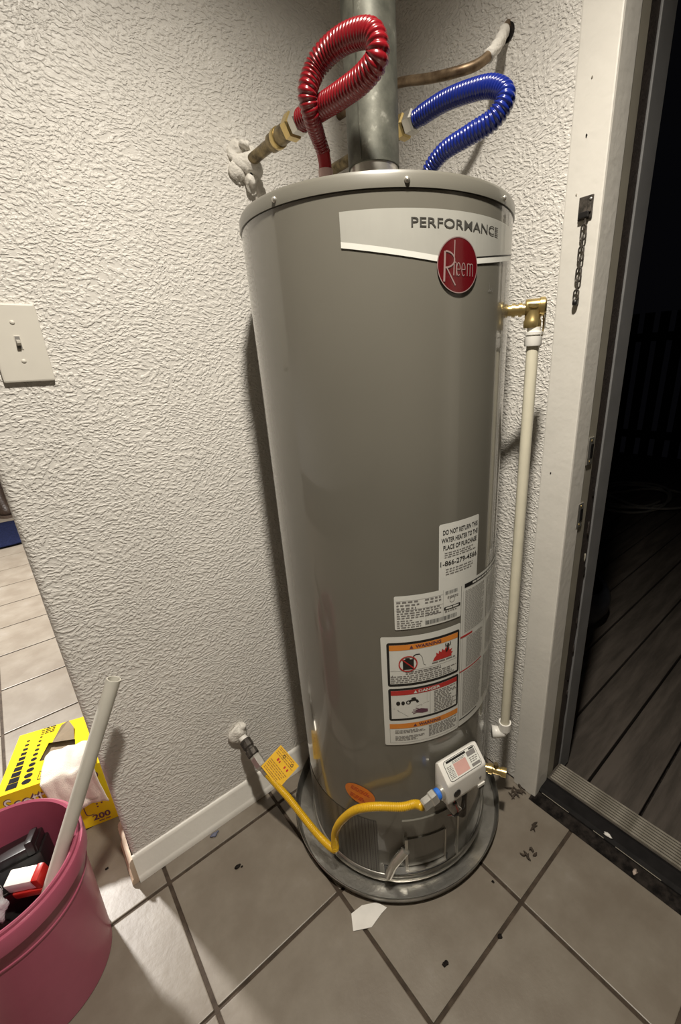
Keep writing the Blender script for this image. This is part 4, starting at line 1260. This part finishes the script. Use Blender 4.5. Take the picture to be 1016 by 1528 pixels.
# the rag pulled out of the box, folded over the front edge
cl = []
NU, NV = 22, 26
for i in range(NU + 1):
    u = i / NU
    for j in range(NV + 1):
        t = j / NV
        wdt = 0.052 + 0.018 * min(1, t * 2.2) - 0.012 * t
        xx = 0.092 + (u - 0.5) * 2 * wdt * 0.95 - 0.030 * t + 0.012 * (t < .25) * (.25 - t)
        if t < 0.22:
            s = t / 0.22
            yy = 0.108 - 0.052 * s; zz = BHt - 0.010 + 0.040 * math.sin(s * PI * 0.55)
        elif t < 0.50:
            s = (t - 0.22) / 0.28
            yy = 0.056 - 0.074 * s; zz = BHt + 0.0295 - 0.016 * s * s
        else:
            s = (t - 0.50) / 0.50
            yy = -0.018 - 0.006 * math.sin(s * 2.5); zz = BHt + 0.0135 - 0.128 * s
        fold = 0.55 * (0.006 * math.sin(u * 9 + t * 3) + 0.004 * math.sin(u * 17 - t * 6) + 0.003 * math.sin(t * 21))
        yy += -abs(fold) * 0.8 if t > .45 else 0
        zz += fold * (1.0 if t < .5 else 0.25)
        zz += -0.010 * abs(u - .5) * 2 * (1 if t < .5 else .3) + (0.012 * math.sin(u * 5) if t > .9 else 0)
        cl.append(rb(xx, yy, zz))
cf = [(i * (NV + 1) + j, i * (NV + 1) + j + 1, (i + 1) * (NV + 1) + j + 1, (i + 1) * (NV + 1) + j) for i in range(NU) for j in range(NV)]
cloth = build('shop_rag', (cl, cf), CLOTH, smooth=True)
sm = cloth.modifiers.new('thickness', 'SOLIDIFY'); sm.thickness = 0.003
tag(cloth, 'white shop rag pulled out of the yellow box', 'rag')

# ==================================================================== BACK ROOM
rug = tag(build('rug', join(blob((-0.42, 4.62, 0.016), 0.40, 0.46, 0.016, 200, 0.03, 40, 8)), NAVY, smooth=True), 'navy blue rug on the floor of the back room', 'rug')
rv_ = rug.data
for p in rv_.vertices:                                  # squared outline
    x, y = p.co.x / 0.40, p.co.y / 0.46
    m = max(abs(x), abs(y), 1e-6)
    k = math.hypot(x, y) / m
    p.co.x *= min(k, 1.35) * 0.95; p.co.y *= min(k, 1.35) * 0.85
boot = thing('boot', (-0.17, 5.42, 0), 'brown leather boot standing beyond the blue rug', 'boot')
vb, fb = [], []
secs = [(0.0, 0.050, 0.0), (0.02, 0.056, 0.0), (0.05, 0.054, 0.0), (0.085, 0.050, 0.02), (0.12, 0.046, 0.05), (0.18, 0.048, 0.075), (0.25, 0.056, 0.08), (0.33, 0.062, 0.08)]
toe = [0.150, 0.155, 0.150, 0.125, 0.085, 0.055, 0.055, 0.058]
for (z, wd, back), tl in zip(secs, toe):
    for k in range(24):
        a = 2 * PI * k / 24
        lx = math.cos(a) * (tl + (0.06 - back * 0.0)) / 2 + (tl - 0.06) / 2
        ly = math.sin(a) * wd * (0.92 if math.cos(a) > 0 else 1)
        lx *= 1.45; ly *= 1.45
        cxx, cyy = -0.17, 5.42
        ca, sa = math.cos(-1.4), math.sin(-1.4)
        vb.append((cxx + lx * ca - ly * sa, cyy + lx * sa + ly * ca, 0.022 + z * 1.3))
for i in range(len(secs) - 1):
    for k in range(24):
        l = (k + 1) % 24
        fb.append((i * 24 + k, i * 24 + l, (i + 1) * 24 + l, (i + 1) * 24 + k))
fb.append(tuple(range(23, -1, -1))); fb.append(tuple((len(secs) - 1) * 24 + k for k in range(24)))
bo = build('upper', (vb, fb), LEATHER, boot, smooth=True)
solev = [(p[0], p[1], 0.0) for p in vb[24:48]] + [(p[0], p[1], 0.024) for p in vb[24:48]]
cxm = sum(p[0] for p in solev) / 48; cym = sum(p[1] for p in solev) / 48
solev = [(cxm + (p[0] - cxm) * 1.07, cym + (p[1] - cym) * 1.10, p[2]) for p in solev]
build('sole', (solev, [tuple(range(23, -1, -1)), tuple(range(24, 48))] + [(k, (k + 1) % 24, 24 + (k + 1) % 24, 24 + k) for k in range(24)]), mat('boot_sole', (0.06, 0.04, 0.028), 0.7), boot)

# ==================================================================== OUTSIDE
pot = thing('planter', (1.93, 0.84, -0.03), 'dark rounded planter pot on the deck outside', 'planter')
build('pot', lathe([(0.0, 0.0), (0.10, 0.0), (0.150, 0.03), (0.185, 0.09), (0.190, 0.15), (0.170, 0.20), (0.160, 0.205), (0.150, 0.20), (0.165, 0.15), (0.13, 0.05), (0, 0.04)], (1.93, 0.84, -0.03), segs=48), mat('dark_glaze', (0.03, 0.032, 0.04), 0.4, var=0.3, scale=14), pot, auto=50)
build('soil', lathe([(0.0, 0.0), (0.150, 0.0)], (1.93, 0.84, 0.145), segs=32), DIRT, pot)
hc = []
for k in range(150):
    a = 2 * PI * k / 40
    rr_ = 0.28 + 0.09 * math.sin(k * 0.11) + 0.03 * math.sin(k * .37)
    hc.append((4.15 + rr_ * 1.3 * math.cos(a), 1.30 + rr_ * math.sin(a), -0.018 + 0.012 * (1 + math.sin(k * .23))))
hpth, _ = spline(hc, 300)
tag(build('garden_hose', sweep(hpth, 0.011, 8), HOSE_OUT, smooth=True), 'loosely coiled pale garden hose on the dark deck outside', 'hose')
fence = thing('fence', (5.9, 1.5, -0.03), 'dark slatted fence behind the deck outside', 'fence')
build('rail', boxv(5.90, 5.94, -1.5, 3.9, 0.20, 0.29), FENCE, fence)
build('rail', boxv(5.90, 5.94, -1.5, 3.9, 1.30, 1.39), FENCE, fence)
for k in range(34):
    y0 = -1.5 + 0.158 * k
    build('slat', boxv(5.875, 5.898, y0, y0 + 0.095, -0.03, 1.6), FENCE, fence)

# ==================================================================== BITS ON THE FLOOR
pv_ = [(0.3195, 0.5305), (0.3560, 0.5075), (0.3900, 0.5120), (0.4080, 0.5120), (0.3970, 0.5370), (0.3660, 0.5560), (0.3370, 0.5600)]
tag(build('paper_scrap', prism(pv_, (1, 0, 0), (0, 1, 0), (0, 0, 1), (0, 0, 0), 0.0008, 0.0020), SCRAP), 'torn white paper scrap in front of the drain pan', 'paper scrap')


def chip(name, x, y, sx, sy, sz, seed, material, label, cat='debris', group=None):
    o = build(name, blob((x, y, sz * .8 + .0004), sx, sy, sz, seed, 0.5, 12, 6), material, smooth=True)
    return tag(o, label, cat, group)


chip('debris_chip', 0.179, 0.842, 0.0075, 0.005, 0.0035, 210, DIRT, 'black crumb on the tile between baseboard and pan')
chip('debris_chip', 0.187, 0.835, 0.003, 0.002, 0.002, 211, DIRT, 'tiny brown crumb next to the larger black crumb')
chip('paint_chip', 0.165, 0.966, 0.012, 0.006, 0.003, 212, mat('blue_grey_chip', (0.12, 0.13, 0.19), 0.6), 'blue grey scrap against the baseboard', 'scrap')
def frond(name, cx, cy, n, L, seed, label):
    rnd = random.Random(seed)
    parts = []
    for k in range(n):
        a = rnd.uniform(0, 2 * PI)
        l = rnd.uniform(.5, 1) * L
        p0 = Vector((cx + rnd.uniform(-L, L) * .8, cy + rnd.uniform(-L, L) * .6, 0.002))
        p1 = p0 + Vector((math.cos(a) * l, math.sin(a) * l, rnd.uniform(0, .004)))
        pm = (p0 + p1) / 2 + Vector((rnd.uniform(-.006, .006), rnd.uniform(-.006, .006), rnd.uniform(0.001, .005)))
        pth, _ = spline([p0, pm, p1], 8)
        parts.append(sweep(pth, [0.0012, .0022, .003, .0032, .003, .0024, .0016, .0006], 5))
    return tag(build(name, join(*parts), BARK), label, 'debris')
frond('leaf_debris', 0.893, 0.470, 16, 0.034, 1, 'clump of dry brown leaf litter at the foot of the white casing')
frond('leaf_debris', 0.838, 0.392, 3, 0.026, 2, 'thin dry leaf on the tile near the door casing')
frond('leaf_debris', 0.762, 0.345, 6, 0.020, 3, 'dark dry leaf scrap beside the grout crossing')
chip('debris_chip', 0.560, 0.300, 0.005, 0.004, 0.002, 215, DIRT, 'small brown crumb on the tile in the foreground')
chip('debris_chip', 0.640, 0.375, 0.003, 0.003, 0.002, 216, DIRT, 'tiny dark crumb right of the pan front')
chip('debris_chip', 0.433, 0.352, 0.006, 0.005, 0.002, 217, DIRT, 'flat brown crumb on the front tile near the bottom edge')
chip('debris_chip', -0.083, 1.075, 0.004, 0.003, 0.002, 218, DIRT, 'black crumb on the tile between bucket and baseboard end')
chip('white_fleck', 0.943, 0.232, 0.005, 0.010, 0.003, 219, SCRAP, 'white paint fleck on the dark door sill', 'debris').location.z += 0.0205
chip('stone_chip', 0.913, 0.150, 0.007, 0.005, 0.004, 220, mat('pale_stone', (0.42, 0.34, 0.29), 0.8), 'pale stone chip on the dirty sill edge', 'debris').location.z += 0.004
